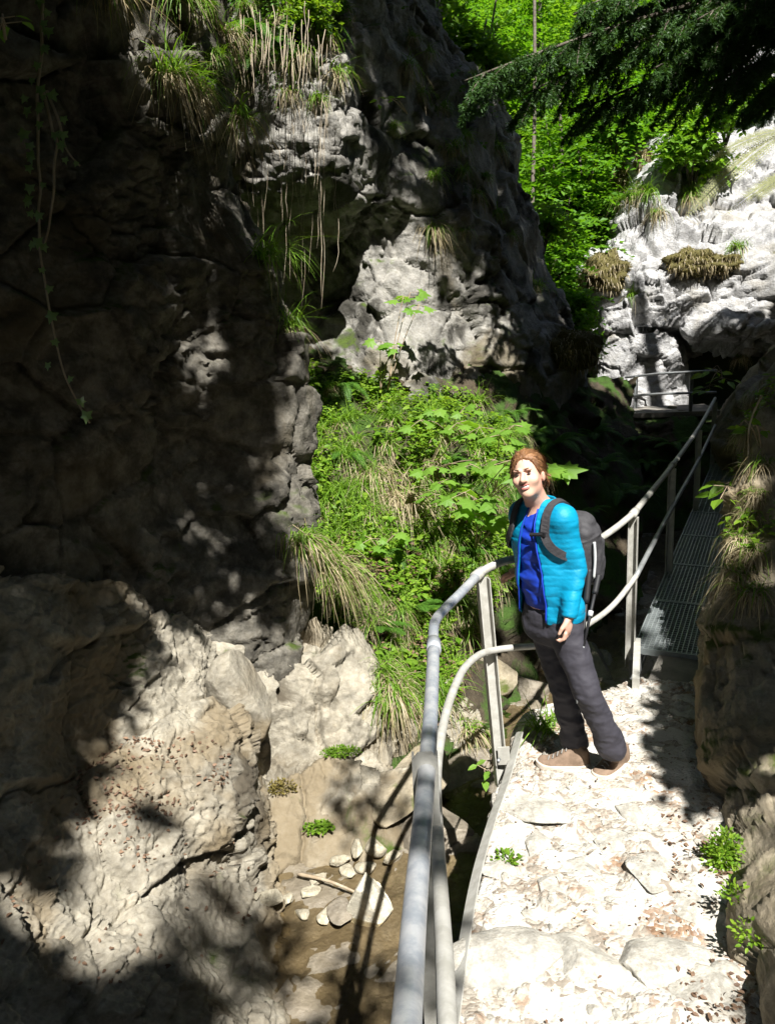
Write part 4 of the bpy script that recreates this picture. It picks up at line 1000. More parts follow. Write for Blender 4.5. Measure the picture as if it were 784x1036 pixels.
# ------------------------------------------------------------------ low plants
def inpoly(P, poly):
    x, y = P[:,0], P[:,1]; r = np.zeros(len(P), bool); j = len(poly)-1
    for i in range(len(poly)):
        (xi, yi), (xj, yj) = poly[i], poly[j]
        if yi != yj: r ^= ((yi > y) != (yj > y)) & (x < (xj-xi)*(y-yi)/(yj-yi)+xi)
        j = i
    return r
def px_in(poly, n):
    poly = A(poly, dtype=float); lo, hi = poly.min(0), poly.max(0); out = []
    while len(out) < n:
        q = RNG.uniform(lo, hi, (200,2)); out += q[inpoly(q, poly)].tolist()
    return out[:n]
def proj(P):
    q = (np.asarray(P)-CAM)@ROT; return np.stack([392+FL*q[:,0]/-q[:,2], 518-FL*q[:,1]/-q[:,2]], 1)
def tuft_mesh(n, L, seed, dead=.5, droop=(.5,1.6), spread=.9, w=.0035, out=A([0,0,0.])):
    global RNG
    RNG = np.random.default_rng(seed)
    def one(k, Ls, dr, up, wd):
        b = RNG.normal(size=(k,3))*A([.07,.07,.02])*L*1.5
        d = rnd_unit(k)*A([1,1,.3])*spread+UP*up+out
        return blades(b, d, Ls*RNG.uniform(.3,1.15,k), wd*RNG.uniform(.7,1.2,k), RNG.uniform(dr[0],dr[1],k), 6, .32)
    g = one(int(n*(1-dead*.6)), L, droop, 1.0, w)
    dd = one(int(n*dead), L*1.15, (1.5,2.6), .35, w*.8)
    return g, dd
def plant_obj(root, name, part, mat):
    V, F = part; o = build(name, V, F, mat, None, True); o.parent = root; return o
def make_tuft(label, group, **k):
    r = empty('grass_tuft', (0,0,0), label, 'grass tuft', group)
    g, d = tuft_mesh(**k); plant_obj(r, 'green_blades', g, M['grass'])
    if len(d[0]): plant_obj(r, 'dry_blades', d, M['deadgrass'])
    return r
def make_fern(label, group, nf, L, seed, mat='fern', droop=.55, up=.8, cat='fern', width=.10):
    global RNG
    RNG = np.random.default_rng(seed)
    r = empty('fern', (0,0,0), label, cat, group)
    for k in range(nf):
        a = 2*PI*k/nf+RNG.uniform(-.3,.3)
        V, F = fern_frond(A([0,0,0.]), A([math.cos(a), math.sin(a), up*RNG.uniform(.7,1.3)]), L*RNG.uniform(.7,1.1), L*width*1.6, droop*RNG.uniform(.7,1.3))
        plant_obj(r, 'frond', (V, F), M[mat])
    return r
used = set()
def put(proto, loc, rz, sc=1.0, label=None, group=None):
    if proto.name not in used: used.add(proto.name); o = proto
    else: o = copy_tree(proto)
    o.location = [float(v) for v in loc]; o.rotation_euler = (0,0,rz); o.scale = (sc,)*3
    if label: o['label'] = label
    if group: o['group'] = group
    elif label and 'group' in o.keys(): del o['group']
    return o
GB = 'grass tufts on the planted bank'
LB = 'green grass tuft with straw coloured dead blades growing on the planted bank'
protos = [make_tuft(LB, GB, n=130, L=.36, seed=s, dead=d) for s, d in ((1,.3),(2,.7),(3,.15),(4,.5))]
rg = np.random.default_rng(3)
BANKPOLY = [(300,388),(360,392),(440,405),(490,405),(560,470),(560,560),(470,640),(440,720),(395,725),(345,600),(300,560),(285,470)]
LOW = [n for n in BVH if n.startswith(('bank','rock_bank','gorge'))]
RNG = np.random.default_rng(17); pts = px_in(BANKPOLY, 165)
for k, (x, y) in enumerate(pts):
    h = hit(x, y, LOW)
    put(protos[k % 4], h[0]+A([0,-.02,-.01]), rg.uniform(0,6), rg.uniform(.65,1.25))
# ferns
GF = 'ferns on the planted bank'; LFN = 'bright green fern arching among the grass of the planted bank'
pf = [make_fern(LFN, GF, 9, .42, 5), make_fern(LFN, GF, 7, .5, 6, droop=.8)]
for k, (x, y) in enumerate(((318,420),(345,395),(490,515),(508,540),(470,560),(520,500),(430,430),(395,560),(455,470),(350,465),(420,620),(505,575),(385,640))):
    h = hit(x, y, LOW); put(pf[k % 2], h[0]+UP*.03, rg.uniform(0,6), rg.uniform(.7,1.1))
GD = 'ferns in the shaded gorge'
pd_ = make_fern('dark fern in the shade under the footbridge', GD, 9, .55, 8)
for x, y in ((600,440),(640,445),(560,450),(610,470),(680,450),(575,480),(540,440),(655,470),(520,420),(630,500),(590,520)):
    h = hit(x, y, LOW); put(pd_, h[0], rg.uniform(0,6), rg.uniform(.7,1.2))
# leafy ground cover of the bank: uncountable
def cover(sheetname, n, poly, size, seed, ml=5, hgt=.12, dens=1.5):
    global RNG
    RNG = np.random.default_rng(seed)
    V, F = SHEETS[sheetname]
    c = V[F].mean(1); nn = np.cross(V[F[:,1]]-V[F[:,0]], V[F[:,2]]-V[F[:,0]]); ar = np.linalg.norm(nn, axis=1); nn = nn/ar[:,None]
    sgn = np.sign(nn@A([0,-.5,.86])); nn = nn*sgn[:,None]
    pr = ar*np.clip(.3+fbm(c*dens, 3, seed)*1.9, 0, 1)
    if poly is not None: pr = pr*inpoly(proj(c), A(poly, dtype=float))
    i = RNG.choice(len(c), n, p=pr/pr.sum())
    b = c[i]+RNG.normal(size=(n,3))*.02
    h = b+unit(nn[i]*.5+UP*.8+.35*rnd_unit(n))*(hgt*RNG.uniform(.3,1.2,n))[:,None]
    pos = np.repeat(h, ml, 0)+RNG.normal(size=(n*ml,3))*size*.35
    a = RNG.uniform(0, 2*PI, n*ml); ax = np.stack([np.cos(a), np.sin(a), RNG.uniform(-.5,.3,n*ml)], 1)
    nr = UP*.8+np.repeat(nn[i], ml, 0)*.6+.55*rnd_unit(n*ml)
    return scatter(LEAF, pos, ax, nr, size*np.repeat(.55+1.1*RNG.uniform(0,1,n)**3, ml)*RNG.uniform(.6,1.15,n*ml))
V, F = cover(BANK.name, 3300, [(280,375),(360,385),(440,395),(490,400),(525,450),(525,560),(485,630),(460,700),(440,735),(390,735),(345,640),(300,580),(270,470)], .065, 31)
tag(build('ground_cover', V, F, M['herb']), 'mass of small bright green leaves covering the planted bank', 'ground cover', None, 'stuff')
V, F = cover(BANK.name, 1500, [(330,540),(460,560),(480,640),(450,735),(390,735),(350,640)], .07, 32, 3, .03)
tag(build('leaf_litter', V, F, M['litter']), 'brown fallen leaves lying between the plants of the bank', 'leaf litter', None, 'stuff')
CN = [n for n in SHEETS if n.startswith('cliff')]
V, F = join([cover(CN[1], 900, [(225,-40),(350,-40),(348,40),(325,110),(290,120),(235,90)], .05, 34, 4, .08), cover(CN[0], 420, [(95,-40),(240,-40),(230,30),(160,50),(110,30)], .045, 35, 4, .07), cover(CN[1], 500, [(380,-40),(440,0),(500,80),(520,150),(480,150),(430,80)], .06, 36, 4, .1)])
tag(build('ground_cover', V, F, M['fern']), 'small green leaves and seedlings growing along the cliff tops', 'ground cover', None, 'stuff')
RN = [n for n in SHEETS if n.startswith('right_rock')][0]
V, F = cover(RN, 1500, [(725,200),(860,150),(860,560),(740,560),(735,470),(745,400)], .055, 37, 4, .08)
tag(build('ground_cover', V, F, M['herb']), 'small leaves covering the upper part of the right rock', 'ground cover', None, 'stuff')
# single grass tufts hanging on rock
def tuft_at(px, py, label, n, L, seed, dead, droop=(.5,1.6), spread=.9, only=None, push=.0, w=.004, group=None, out=None):
    h = hit(px, py, only)
    hz = unit(h[1]*A([1,1,.2]))
    r = make_tuft(label, group, n=n, L=L, seed=seed, dead=dead, droop=droop, spread=spread, w=w, out=hz*.7 if out is None else out)
    r.location = [float(v) for v in h[0]+hz*push]; return r
CL = [n for n in BVH if n.startswith('cliff')]
tuft_at(168,78,'large bright green grass tuft with long pale dead blades on the left cliff', 230, .46, 41, .7, (.6,1.5), only=CL, push=.03)
tuft_at(190,95,'smaller green grass tuft tucked under the right of the large cliff tuft', 160, .36, 42, .6, only=CL, push=.03)
tuft_at(322,572,'big straw and green grass tuft hanging from the corner below the planted bank', 300, .55, 43, .9, (1.4,2.6), .55, push=.05, only=LOW+CL)
tuft_at(297,545,'drooping grass tuft at the dark edge of the left cliff', 200, .5, 44, .7, (1.2,2.4), push=.05, only=LOW+CL)
tuft_at(265,262,'green grass tuft with arching blades at the corner of the left cliff', 110, .5, 45, .15, (.7,1.5), only=CL, push=.04)
tuft_at(288,330,'small grass tuft lower down the corner of the left cliff', 90, .36, 46, .4, only=CL, push=.03)
tuft_at(385,478,'straw coloured grass tuft hanging in the middle of the planted bank', 220, .55, 47, 1.4, (1.5,2.6), only=LOW, push=.08)
tuft_at(440,468,'pale dead grass tuft hanging below the maple leaves on the bank', 200, .5, 48, 1.5, (1.5,2.6), only=LOW, push=.08)
tuft_at(405,500,'long dead grass hanging from the bank lip left of the hiker', 200, .6, 49, 1.5, (1.5,2.6), only=LOW, push=.08)
tuft_at(432,232,'pale dry grass tuft on the ledge of the middle cliff', 120, .42, 50, 1.1, (1.4,2.4), only=CL, push=.05, w=.004)
tuft_at(552,738,'small green grass tuft at the path edge behind the left shoe', 70, .26, 51, .1, (.3,1.0), push=0, out=A([0,0,.3]))
tuft_at(390,690,'dry grass fringe hanging over the rock at the foot of the bank', 200, .5, 52, .9, (1.5,2.5), push=.05, only=LOW)
tuft_at(470,735,'thin straw grass tuft beside the flat rail strip', 90, .4, 53, .9, (1.2,2.3), push=.04, only=LOW)
tuft_at(610,10,'grass tuft high on the cliff top', 60, .4, 54, .3, only=CL) if 0 else None
GT = 'grass tufts along the cliff top'; LT = 'shaggy grass tuft with dead blades hanging over the cliff top'
pt_ = [make_tuft(LT, GT, n=150, L=.36, seed=s, dead=d, droop=(.8,2.2), w=.0042) for s, d in ((61,.6),(62,.25),(63,1.0))]
for k, (x, y) in enumerate(((110,-5),(205,5),(225,30),(250,5),(262,50),(285,20),(300,60),(310,5),(330,40),(338,75),(250,85),(290,95),(320,100),(215,60),(238,120),(345,10),(180,-10),(430,55),(445,110),(470,140),(455,20),(480,80),(490,180),(415,40),(300,-10),(270,-12),(515,240),(540,290),(500,215),(410,70),(425,95),(465,175),(480,200),(455,150),(398,130),(470,235),(500,150),(438,180))):
    h = hit(x, y, CL); put(pt_[k % 3], h[0]+unit(h[1])*.03, rg.uniform(0,6), rg.uniform(.6,1.1))
pft = make_fern('green fern hanging among the grass at the cliff top', 'ferns at the cliff top', 8, .45, 71, droop=1.1)
for x, y in ((262,30),(292,48),(300,20),(250,60),(325,25)):
    h = hit(x, y, CL); put(pft, h[0]+unit(h[1])*.05, rg.uniform(0,6), rg.uniform(.7,1.1))
# hanging roots
rl = ((250,105,250),(257,110,262),(262,100,205),(268,95,175),(287,120,285),(296,115,250),(300,100,282),(306,110,245),(312,130,310),(320,110,190),(325,120,252),(331,150,312),(337,205,275),(246,90,170),(275,80,160),(240,130,235),(282,105,215),(252,130,210),(265,120,300),(292,90,190),(309,95,200),(317,125,275),(328,105,215),(334,120,240),(322,140,300),(243,110,180),(271,110,235),(300,120,160),(313,85,150),(289,100,230),(260,80,140))
rl += tuple((int(x), int(y0), int(y0+l)) for x, y0, l in zip(rg.uniform(244,338,12), rg.uniform(70,125,12), rg.uniform(50,170,12)))
for k, (x, y0, y1) in enumerate(rl):
    d = 6.3+.03*(x % 7)
    a = U(x+rg.uniform(-5,5), y0-75, d+.12); b = U(x+rg.uniform(-3,3), y1, d)
    n = 16; t = np.linspace(0,1,n)[:,None]; p = a*(1-t)+b*t + np.stack([.012*np.cumsum(rg.normal(size=n)), .01*np.cumsum(rg.normal(size=n)), 0*t[:,0]],1)*.8
    V, F = tube(p, np.linspace(.0030,.0015,n)*rg.uniform(.6,1.2), 5)
    tag(build('hanging_root', V, F, M['root'], None, True, a), 'thin pale root hanging free from the cliff top', 'root', 'thin roots hanging from the cliff top')
# ivy vine
def vine(pts, label, leaves, d, seed, ls=.055):
    global RNG
    RNG = np.random.default_rng(seed)
    p = cr(A([U(x,y,d) for x, y in pts]), 60); r = empty('ivy_vine', p[0], label, 'ivy')
    p = p+np.stack([noise(p*6,1),noise(p*6,2),0*p[:,0]],1)*.012
    build('stem', *tube(p, np.linspace(.008,.004,60), 6), M['stem'], r)
    for t in leaves:
        q = p[min(59,int(t*59))]; o = q+A([RNG.uniform(-.05,.05), -.02-RNG.uniform(0,.03), RNG.uniform(-.02,.02)])
        V1 = tube([q, (q+o)/2+A([0,0,.005]), o], .0018, 4); V2 = scatter(IVY, o[None], A([[RNG.uniform(-.6,.6),-.3,-1]]), A([[RNG.uniform(-.4,.4),-1,.5]]), ls*RNG.uniform(.6,1.15))
        build('leaf', *join([V2]), M['ivy'], r, False)
vine([(46,-30),(42,40),(38,110),(40,180),(42,260),(52,320),(66,380),(90,428)], 'long ivy vine with scattered leaves hanging down the dark left cliff', np.concatenate([np.linspace(.02,.5,26)+RNG.uniform(-.01,.01,26), np.linspace(.55,.98,9)]), 3.75, 81)
vine([(44,90),(52,130),(58,150),(50,225),(45,250)], 'short side ivy shoot looping beside the long vine', np.linspace(.05,.95,9), 3.72, 82, .05)
vine([(48,92),(60,125),(68,150),(82,168)], 'thin ivy shoot slanting right from the long vine', np.linspace(.1,1,6), 3.7, 83, .045)
# young maples
def sapling(base, tips, label, lsize, seed, tpl=MAPLE, mat='maple', nl=6, cat='sapling', name='sapling'):
    global RNG
    RNG = np.random.default_rng(seed)
    r = empty(name, base, label, cat)
    st = []; pos, ax, nr = [], [], []
    for tip in tips:
        m_ = base*.5+tip*.5+A([0,0,.05]); st.append(tube(cr(A([base, m_, tip]), 10), np.linspace(.007,.003,10), 5))
        for k in range(nl):
            a = 2*PI*k/nl+RNG.uniform(-.4,.4); dv = A([math.cos(a), math.sin(a), -.25])
            o = tip+dv*lsize*RNG.uniform(.2,.9)+UP*RNG.uniform(-.05,.04)
            st.append(tube([tip, o], .002, 4, False)); pos.append(o); ax.append(dv+.2*RNG.normal(size=3)); nr.append(UP*1.0+A([0,-.35,0])+.3*RNG.normal(size=3))
    build('stem', *join(st), M['stem'], r)
    build('leaves', *scatter(tpl, A(pos), A(ax), A(nr), lsize*RNG.uniform(.7,1.15,len(pos))), M[mat], r, False)
    return r
def sap(bx, by, d, tips, label, ls, seed, **k):
    b = hit(bx, by)[0] if d is None else U(bx, by, d)
    return sapling(b, [U(*t) for t in tips], label, ls, seed, **k)
sap(392,395,8.2,[(408,300,8.0),(424,308,7.9),(415,296,8.1)], 'young maple with pale green leaves standing before the lit rock', .15, 91, nl=4)
sap(385,395,8.2,[(385,345,8.0),(398,350,7.95)], 'smaller young maple below its taller neighbour on the bank top', .13, 92, nl=4)
sap(430,480,None,[(462,428,7.0),(485,432,6.9),(500,465,6.6),(478,470,6.6)], 'maple seedling with broad lit leaves on the bank', .17, 93, nl=5)
sap(470,530,None,[(535,470,5.4),(515,466,5.5),(548,468,5.5),(480,505,6),(470,498,6)], 'maple branch with broad leaves reaching behind the head of the hiker', .17, 94, nl=5)
sap(420,520,None,[(452,485,6.7),(440,500,6.6),(430,470,6.8)], 'maple seedling with hanging leaves in the middle of the bank', .14, 95, nl=5)
sap(455,440,None,[(440,415,7.2),(470,412,7.3),(425,425,7.1)], 'broad leaved seedling at the top of the bank', .13, 103, nl=5)
sap(500,500,None,[(505,440,6.6),(520,430,6.6)], 'maple seedling under the dark cliff corner right of the bank', .15, 104, nl=5)
sap(480,560,None,[(500,510,6.2),(485,520,6.1),(515,525,6.1)], 'maple seedling with drooping leaves just left of the shoulder of the hiker', .16, 105, nl=5)
sap(390,560,None,[(400,540,6.5),(375,545,6.5)], 'broad leaved seedling low on the bank', .12, 106, nl=5)
sap(770,560,5.0,[(742,487,5.3),(735,492,5.2)], 'leafy green sprig leaning over the footbridge from the right wall', .13, 96, tpl=LEAF, mat='herb', nl=7, cat='plant', name='leafy_sprig')
sap(770,460,5.3,[(752,425,5.4),(764,430,5.3)], 'small leafy sprig high on the right wall', .09, 97, tpl=LEAF, mat='herb', nl=5, cat='plant', name='leafy_sprig')
sap(728,375,11,[(722,372,11),(730,382,10.9),(717,390,11)], 'small leafy plant growing in the dark opening', .17, 98, tpl=LEAF, mat='herb', nl=6, cat='plant', name='leafy_sprig')
sap(412,115,8.0,[(384,98,7.9),(396,100,7.9)], 'tiny leafy twig on the middle cliff', .10, 99, tpl=LEAF, mat='maple', nl=4, cat='plant', name='leafy_sprig')
sap(498,775,None,[(490,778,4.2),(496,770,4.2)], 'tiny bright green plant beside the flat rail strip', .07, 100, tpl=LEAF, mat='maple', nl=4, cat='plant', name='leafy_sprig')
sap(6,40,3.4,[(4,18,3.3),(2,24,3.3)], 'bright green leaf sprig at the upper left corner', .10, 101, tpl=LEAF, mat='maple', nl=3, cat='plant', name='leafy_sprig')
# thin stems on the right wall
for pts, lb in ((((770,400,5.2),(758,430,5.2),(756,470,5.15),(752,540,5.0)), 'thin bare stem curving down the right wall'), (((772,470,5.1),(764,500,5.05),(752,540,5.0),(748,560,4.95)), 'woody stem bent over the moss of the right wall')):
    p = cr(A([U(*q) for q in pts]), 24); tag(build('bare_stem', *tube(p, np.linspace(.007,.004,24), 5), M['root'], None, True, p[0]), lb, 'stem')
# herb cushion and moss at the foot of the right rock
def clump(px, py, n, r, ls, label, name, cat, mat, seed, only=None, tpl=LEAF, up=.6):
    global RNG
    RNG = np.random.default_rng(seed)
    h = hit(px, py, only); d = rnd_unit(n); d[:,2] = np.abs(d[:,2])*up
    pos = h[0]+d*A(r)*RNG.uniform(.3,1,n)[:,None]
    V, F = scatter(tpl, pos, d+.7*rnd_unit(n), UP+.6*rnd_unit(n), ls*RNG.uniform(.6,1.2,n))
    o = build(name, V, F, M[mat], None, False, h[0]); return tag(o, label, cat)
clump(731,872,760,(.085,.07,.16),.022,'bright green leafy cushion at the foot of the right rock','leafy_cushion','plant','herb',111,up=1)
clump(742,912,130,(.06,.06,.09),.02,'smaller green cushion hanging below the bright leafy cushion','leafy_cushion','plant','herb',112,up=1)
clump(760,950,150,(.07,.07,.08),.022,'green plant at the lower end of the right rock','leafy_cushion','plant','herb',113,up=1)
clump(322,838,360,(.10,.06,.06),.03,'small bright moss patch at the waterline under the bank','moss_patch','moss','greenmoss',114,LOW)
clump(345,762,600,(.14,.05,.08),.022,'flat green moss patch on the pale rock of the bank foot','moss_patch','moss','greenmoss',115,LOW)
clump(285,800,400,(.12,.05,.14),.02,'dull green moss streak on the rock beside the shelf','moss_patch','moss','mosscl',116,LOW)
clump(512,870,90,(.06,.06,.03),.025,'little moss patch on the path edge','moss_patch','moss','greenmoss',117)
# grassy fringe of the right wall
GW = 'straw and moss tufts on the right wall'
pw = make_tuft('straw coloured tuft hanging on the mossy right wall', GW, n=170, L=.28, seed=66, dead=1.3, droop=(1.2,2.4), w=.003)
for x, y in ((752,545),(760,520),(764,560),(750,580),(768,500),(756,440),(765,400),(760,600),(772,470),(748,360)):
    h = hit(x, y); put(pw, h[0]+unit(h[1])*.02, rg.uniform(0,6), rg.uniform(.7,1.2))
# moss cushions on the crag
def cushion(px, py, r, label, seed, d=None):
    global RNG
    h = hit(px, py); RNG = np.random.default_rng(seed)
    c = h[0]; bm = bmesh.new(); bmesh.ops.create_icosphere(bm, subdivisions=4, radius=1)
    V = A([v.co[:] for v in bm.verts]); F = A([[v.index for v in f.verts] for f in bm.faces]); bm.free()
    V = V*(1+.45*fbm(V*1.9+seed, 4, seed)[:,None])*A(r)
    root = empty('moss_cushion', c, label, 'moss')
    o = build('moss_body', V+c, F, M['mosscore'], root)
    i = RNG.choice(len(V), 5200); b = V[i]+c; d_ = unit(V[i]/A(r)**2*r[0])
    j = RNG.choice(len(V), 700); build('moss_fringe', *blades(V[j]+c, unit(V[j])*.6+.6*rnd_unit(700)-UP*.3, .14*RNG.uniform(.4,1.2,700), .006, 1.8, 4), M['deadgrass'], root)
    build('moss_strands', *blades(b, d_+1.0*rnd_unit(len(i))-UP*.1, .028*RNG.uniform(.3,1.5,len(i)), .005, .6, 3), M['mosscl'], root)
cushion(612,277,(.40,.35,.34),'large brown moss cushion on the left shoulder of the pale crag',121)
cushion(613,240,(.20,.22,.28),'small brown moss cushion above the large one on the crag edge',122)
cushion(634,180,(.30,.28,.22),'rounded brown moss cushion at the upper left corner of the crag',123)
cushion(652,165,(.18,.18,.24),'moss cushion next to the upper corner of the crag',124)
cushion(700,266,(.42,.25,.22),'long brown moss cushion hanging across the middle of the crag',125)
cushion(730,268,(.45,.25,.17),'flat moss cushion to the right of the hanging one on the crag',126)
cushion(578,355,(.35,.3,.25),'green brown moss lump on the dark rock left of the pale block',127)
for px, py, k in ((640,200,0),(628,205,1),(634,192,2),(645,194,0),(655,198,1),(650,190,2),(697,200,0),(700,192,1),(665,215,2),(640,300,1),(745,250,0)):
    h = hit(px, py); put(pt_[k], h[0]+unit(h[1])*.02, rg.uniform(0,6), rg.uniform(1.1,1.8), 'shaggy dry grass tuft rooted in a crack of the pale crag', 'grass tufts on the pale crag')
# large pale fern leaning over the crag
def crag_fern(px, py, tips, label, seed):
    b = U(px, py, 11.6); r = empty('fern', b, label, 'fern')
    for k, t in enumerate(tips):
        e = U(*t); L_ = np.linalg.norm(e-b)
        build('frond', *fern_frond(b, unit(e-b)+UP*.22, L_*1.02, L_*.10, .24, 50, unit(A([0,-.8,.6])), .30), M['dryfern'], r)
crag_fern(800,130,[(705,212,11.4),(722,160,11.4)],'large pale fern frond arching over the upper right of the crag',1)
crag_fern(815,170,[(742,212,11.2),(760,205,11)],'second pale fern frond below the large arching one',2)
# litter on the shelf and the path
def litter(sheetname, poly, n, size, seed, label, mat='litter'):
    global RNG
    RNG = np.random.default_rng(seed); V, F = SHEETS[sheetname]; c = V[F].mean(1)
    nn = np.cross(V[F[:,1]]-V[F[:,0]], V[F[:,2]]-V[F[:,0]]); ar = np.linalg.norm(nn,axis=1); nn = unit(nn)*np.sign(unit(nn)@UP)[:,None]
    pr = ar*inpoly(proj(c), A(poly,dtype=float))*np.clip(nn[:,2],0,1)**2*np.clip(.35+fbm(c*3,3,seed)*1.8,0,1); i = RNG.choice(len(c), n, p=pr/pr.sum())
    V2, F2 = scatter(LEAF, c[i]+nn[i]*.008+RNG.normal(size=(n,3))*.006, rnd_unit(n)*A([1,1,.2]), nn[i]+.35*rnd_unit(n), size*RNG.uniform(.5,1.1,n))
    tag(build('leaf_litter', V2, F2, M[mat]), label, 'leaf litter', None, 'stuff')
SHF = [n for n in SHEETS if n.startswith('rock_shelf')][0]
litter(SHF, [(60,780),(130,745),(215,745),(235,770),(225,800),(170,830),(170,870),(130,880),(80,850)], 520, .03, 131, 'brown fallen leaves lying on the ledge of the rock shelf')
litter(SHF, [(0,740),(230,740),(280,930),(120,1010),(0,1000)], 170, .034, 132, 'scattered brown leaves on the sloping rock shelf')
litter(PATH.name, [(520,790),(640,690),(720,690),(740,930),(780,1040),(470,1040)], 260, .018, 133, 'small brown leaf bits scattered over the sunlit path')
litter(PATH.name, [(660,820),(720,820),(760,960),(790,1040),(690,1040),(680,900)], 300, .026, 134, 'brown leaves gathered along the rock side of the path')
# loose gravel
def gravel(n, seed):
    global RNG
    RNG = np.random.default_rng(seed); V, F = SHEETS[PATH.name]; c = V[F].mean(1)
    ok = inpoly(proj(c), A([(455,1060),(500,800),(530,725),(645,685),(730,690),(800,1060)],dtype=float)); ii = np.nonzero(ok)[0]
    i = RNG.choice(ii, n); a = .5*(1+5**.5)
    T = unit(A([[-1,a,0],[1,a,0],[-1,-a,0],[1,-a,0],[0,-1,a],[0,1,a],[0,-1,-a],[0,1,-a],[a,0,-1],[a,0,1],[-a,0,-1],[-a,0,1]]))
    TF = A([[0,11,5],[0,5,1],[0,1,7],[0,7,10],[0,10,11],[1,5,9],[5,11,4],[11,10,2],[10,7,6],[7,1,8],[3,9,4],[3,4,2],[3,2,6],[3,6,8],[3,8,9],[4,9,5],[2,4,11],[6,2,10],[8,6,7],[9,8,1]])
    s = .006+.022*RNG.uniform(0,1,n)**3
    sh = RNG.uniform(.55,1.2,(n,12,1))*T[None]*RNG.uniform(.6,1.3,(n,1,3))*A([1,1,.7])
    W_ = c[i][:,None,:]+sh*s[:,None,None]
    return W_.reshape(-1,3), [(TF[None]+(np.arange(n)*12)[:,None,None]).reshape(-1,3)]
V, F = gravel(1000, 141); tag(build('gravel', V, F, M['pathstone'], None, False), 'loose pale pebbles strewn over the sunlit path', 'gravel', None, 'stuff')
# ------------------------------------------------------------------ trees
def limb_tree(name, base, top, crowns, limbs, r0, label, cat, leaf, group=None, bark='bark'):
    t = empty(name, base, label, cat, group)
    parts = [tube(cr(A([base-UP*.3, base*.6+top*.4+A([.1,.05,0]), top]), 14), np.linspace(r0, r0*.5, 14), 9)]
    for l in limbs:
        if any(lands_lit(top*(1-f)+l*f+A([0,0,.6*f*(1-f)]), .05) for f in np.linspace(0,1,14)): continue
        m_ = top*.5+l*.5+A([0,0,.3]); parts.append(tube(cr(A([base*.25+top*.75, m_, l]), 10), np.linspace(r0*.4, r0*.08, 10), 6))
    build('trunk', *join(parts), M[bark], t)
    build('crown', *crowns, M[leaf], t)
    return t
# added crowns out of view, set along sun rays to cast the wanted shade
def shade_pts(poly, n, t0, t1, only=None, seed=1, plane=None, skip=()):
    global RNG
    RNG = np.random.default_rng(seed); out = []
    for x, y in px_in(poly, n):
        if any(inpoly(A([[x,y]]), A(s,dtype=float))[0] for s in skip): continue
        P = G(x, y, plane) if plane is not None else (lambda h: None if h is None else h[0])(hit(x, y, only))
        if P is not None: out.append(P+SUN*RNG.uniform(t0, t1))
    return out
LIT = [[(128,35),(170,20),(215,50),(212,150),(196,205),(160,190),(135,110)], [(168,285),(195,270),(216,300),(214,400),(196,395),(172,340)], [(95,-5),(125,-5),(122,50),(100,40)]]
SH = []
SH.append(shade_pts([(-90,-90),(120,-90),(128,60),(140,190),(185,220),(265,300),(300,420),(305,560),(285,600),(235,608),(165,618),(130,660),(105,720),(80,780),(20,850),(-90,900)], 620, 7, 9.5, seed=201, skip=LIT))
SH.append(shade_pts([(452,60),(495,55),(520,100),(545,200),(580,330),(600,420),(470,408),(457,330),(470,240)], 300, 8, 11, seed=202)+
          shade_pts([(235,200),(310,238),(358,245),(352,385),(300,378),(250,330)], 60, 7.5, 9, seed=203)+
          shade_pts([(350,0),(400,0),(400,230),(362,230)], 20, 8, 10, seed=204)+shade_pts([(395,0),(460,0),(455,230),(420,230)], 14, 8, 10, seed=214))
SH.append(shade_pts([(505,405),(590,360),(700,428),(740,470),(720,640),(640,690),(560,690),(545,600),(565,480),(530,440)], 330, 8, 11, seed=205)+
          shade_pts([(640,690),(700,540),(720,440),(760,440),(790,560),(790,700)], 150, 7, 9, seed=206, plane=0.0)+
          shade_pts([(652,640),(722,650),(724,800),(702,835),(682,790),(670,740)], 46, 5, 6.5, seed=217, plane=0.0)+  # added leaves stand in for the right rock's shadow on the path
          shade_pts([(725,300),(790,280),(790,465),(745,465),(730,440)], 70, 7, 9, seed=207)+
          shade_pts([(560,340),(600,330),(600,420),(570,420)], 20, 9, 11, seed=208))
SH.append(shade_pts([(-90,840),(60,850),(100,880),(60,940),(150,1040),(-90,1060)], 22, 14, 18, seed=209)+shade_pts([(190,890),(270,900),(290,980),(200,1040),(170,960)], 20, 14, 18, seed=210)+
          shade_pts([(230,880),(470,890),(450,1040),(230,1040)], 10, 14, 18, seed=211)+shade_pts([(265,935),(400,945),(398,1045),(240,1045)], 34, 8, 10, seed=218)+shade_pts([(330,740),(440,745),(430,830),(340,850)], 14, 8, 11, seed=212))
LITP = [[(452,1120),(500,800),(530,720),(640,695),(655,760),(678,835),(700,880),(755,940),(820,1120)],
 [(300,385),(450,395),(515,425),(525,560),(470,640),(430,725),(380,725),(305,600),(285,480)],
 [(240,640),(330,640),(400,720),(400,740),(330,745),(300,790),(250,760),(225,690)],[(340,845),(405,845),(405,940),(340,940)],
 [(105,740),(220,735),(235,790),(185,840),(120,835)],[(150,840),(235,850),(180,900),(80,930)],[(650,140),(770,80),(800,310),(690,320),(600,310),(585,270),(635,195)],[(598,340),(692,340),(694,416),(598,416)],
 [(365,235),(450,235),(455,330),(430,385),(370,385)],[(308,50),(350,50),(350,225),(316,225)],[(555,90),(760,50),(780,120),(640,200),(605,300),(585,270)]]+LIT
LITP.append([(215,-20),(345,-20),(345,70),(300,110),(230,80)])
LITP.append([(5,885),(70,855),(90,930),(45,1000),(0,960)])
LITP.append([(742,480),(790,470),(790,600),(748,600)])
LITP = [A(p, dtype=float) for p in LITP]
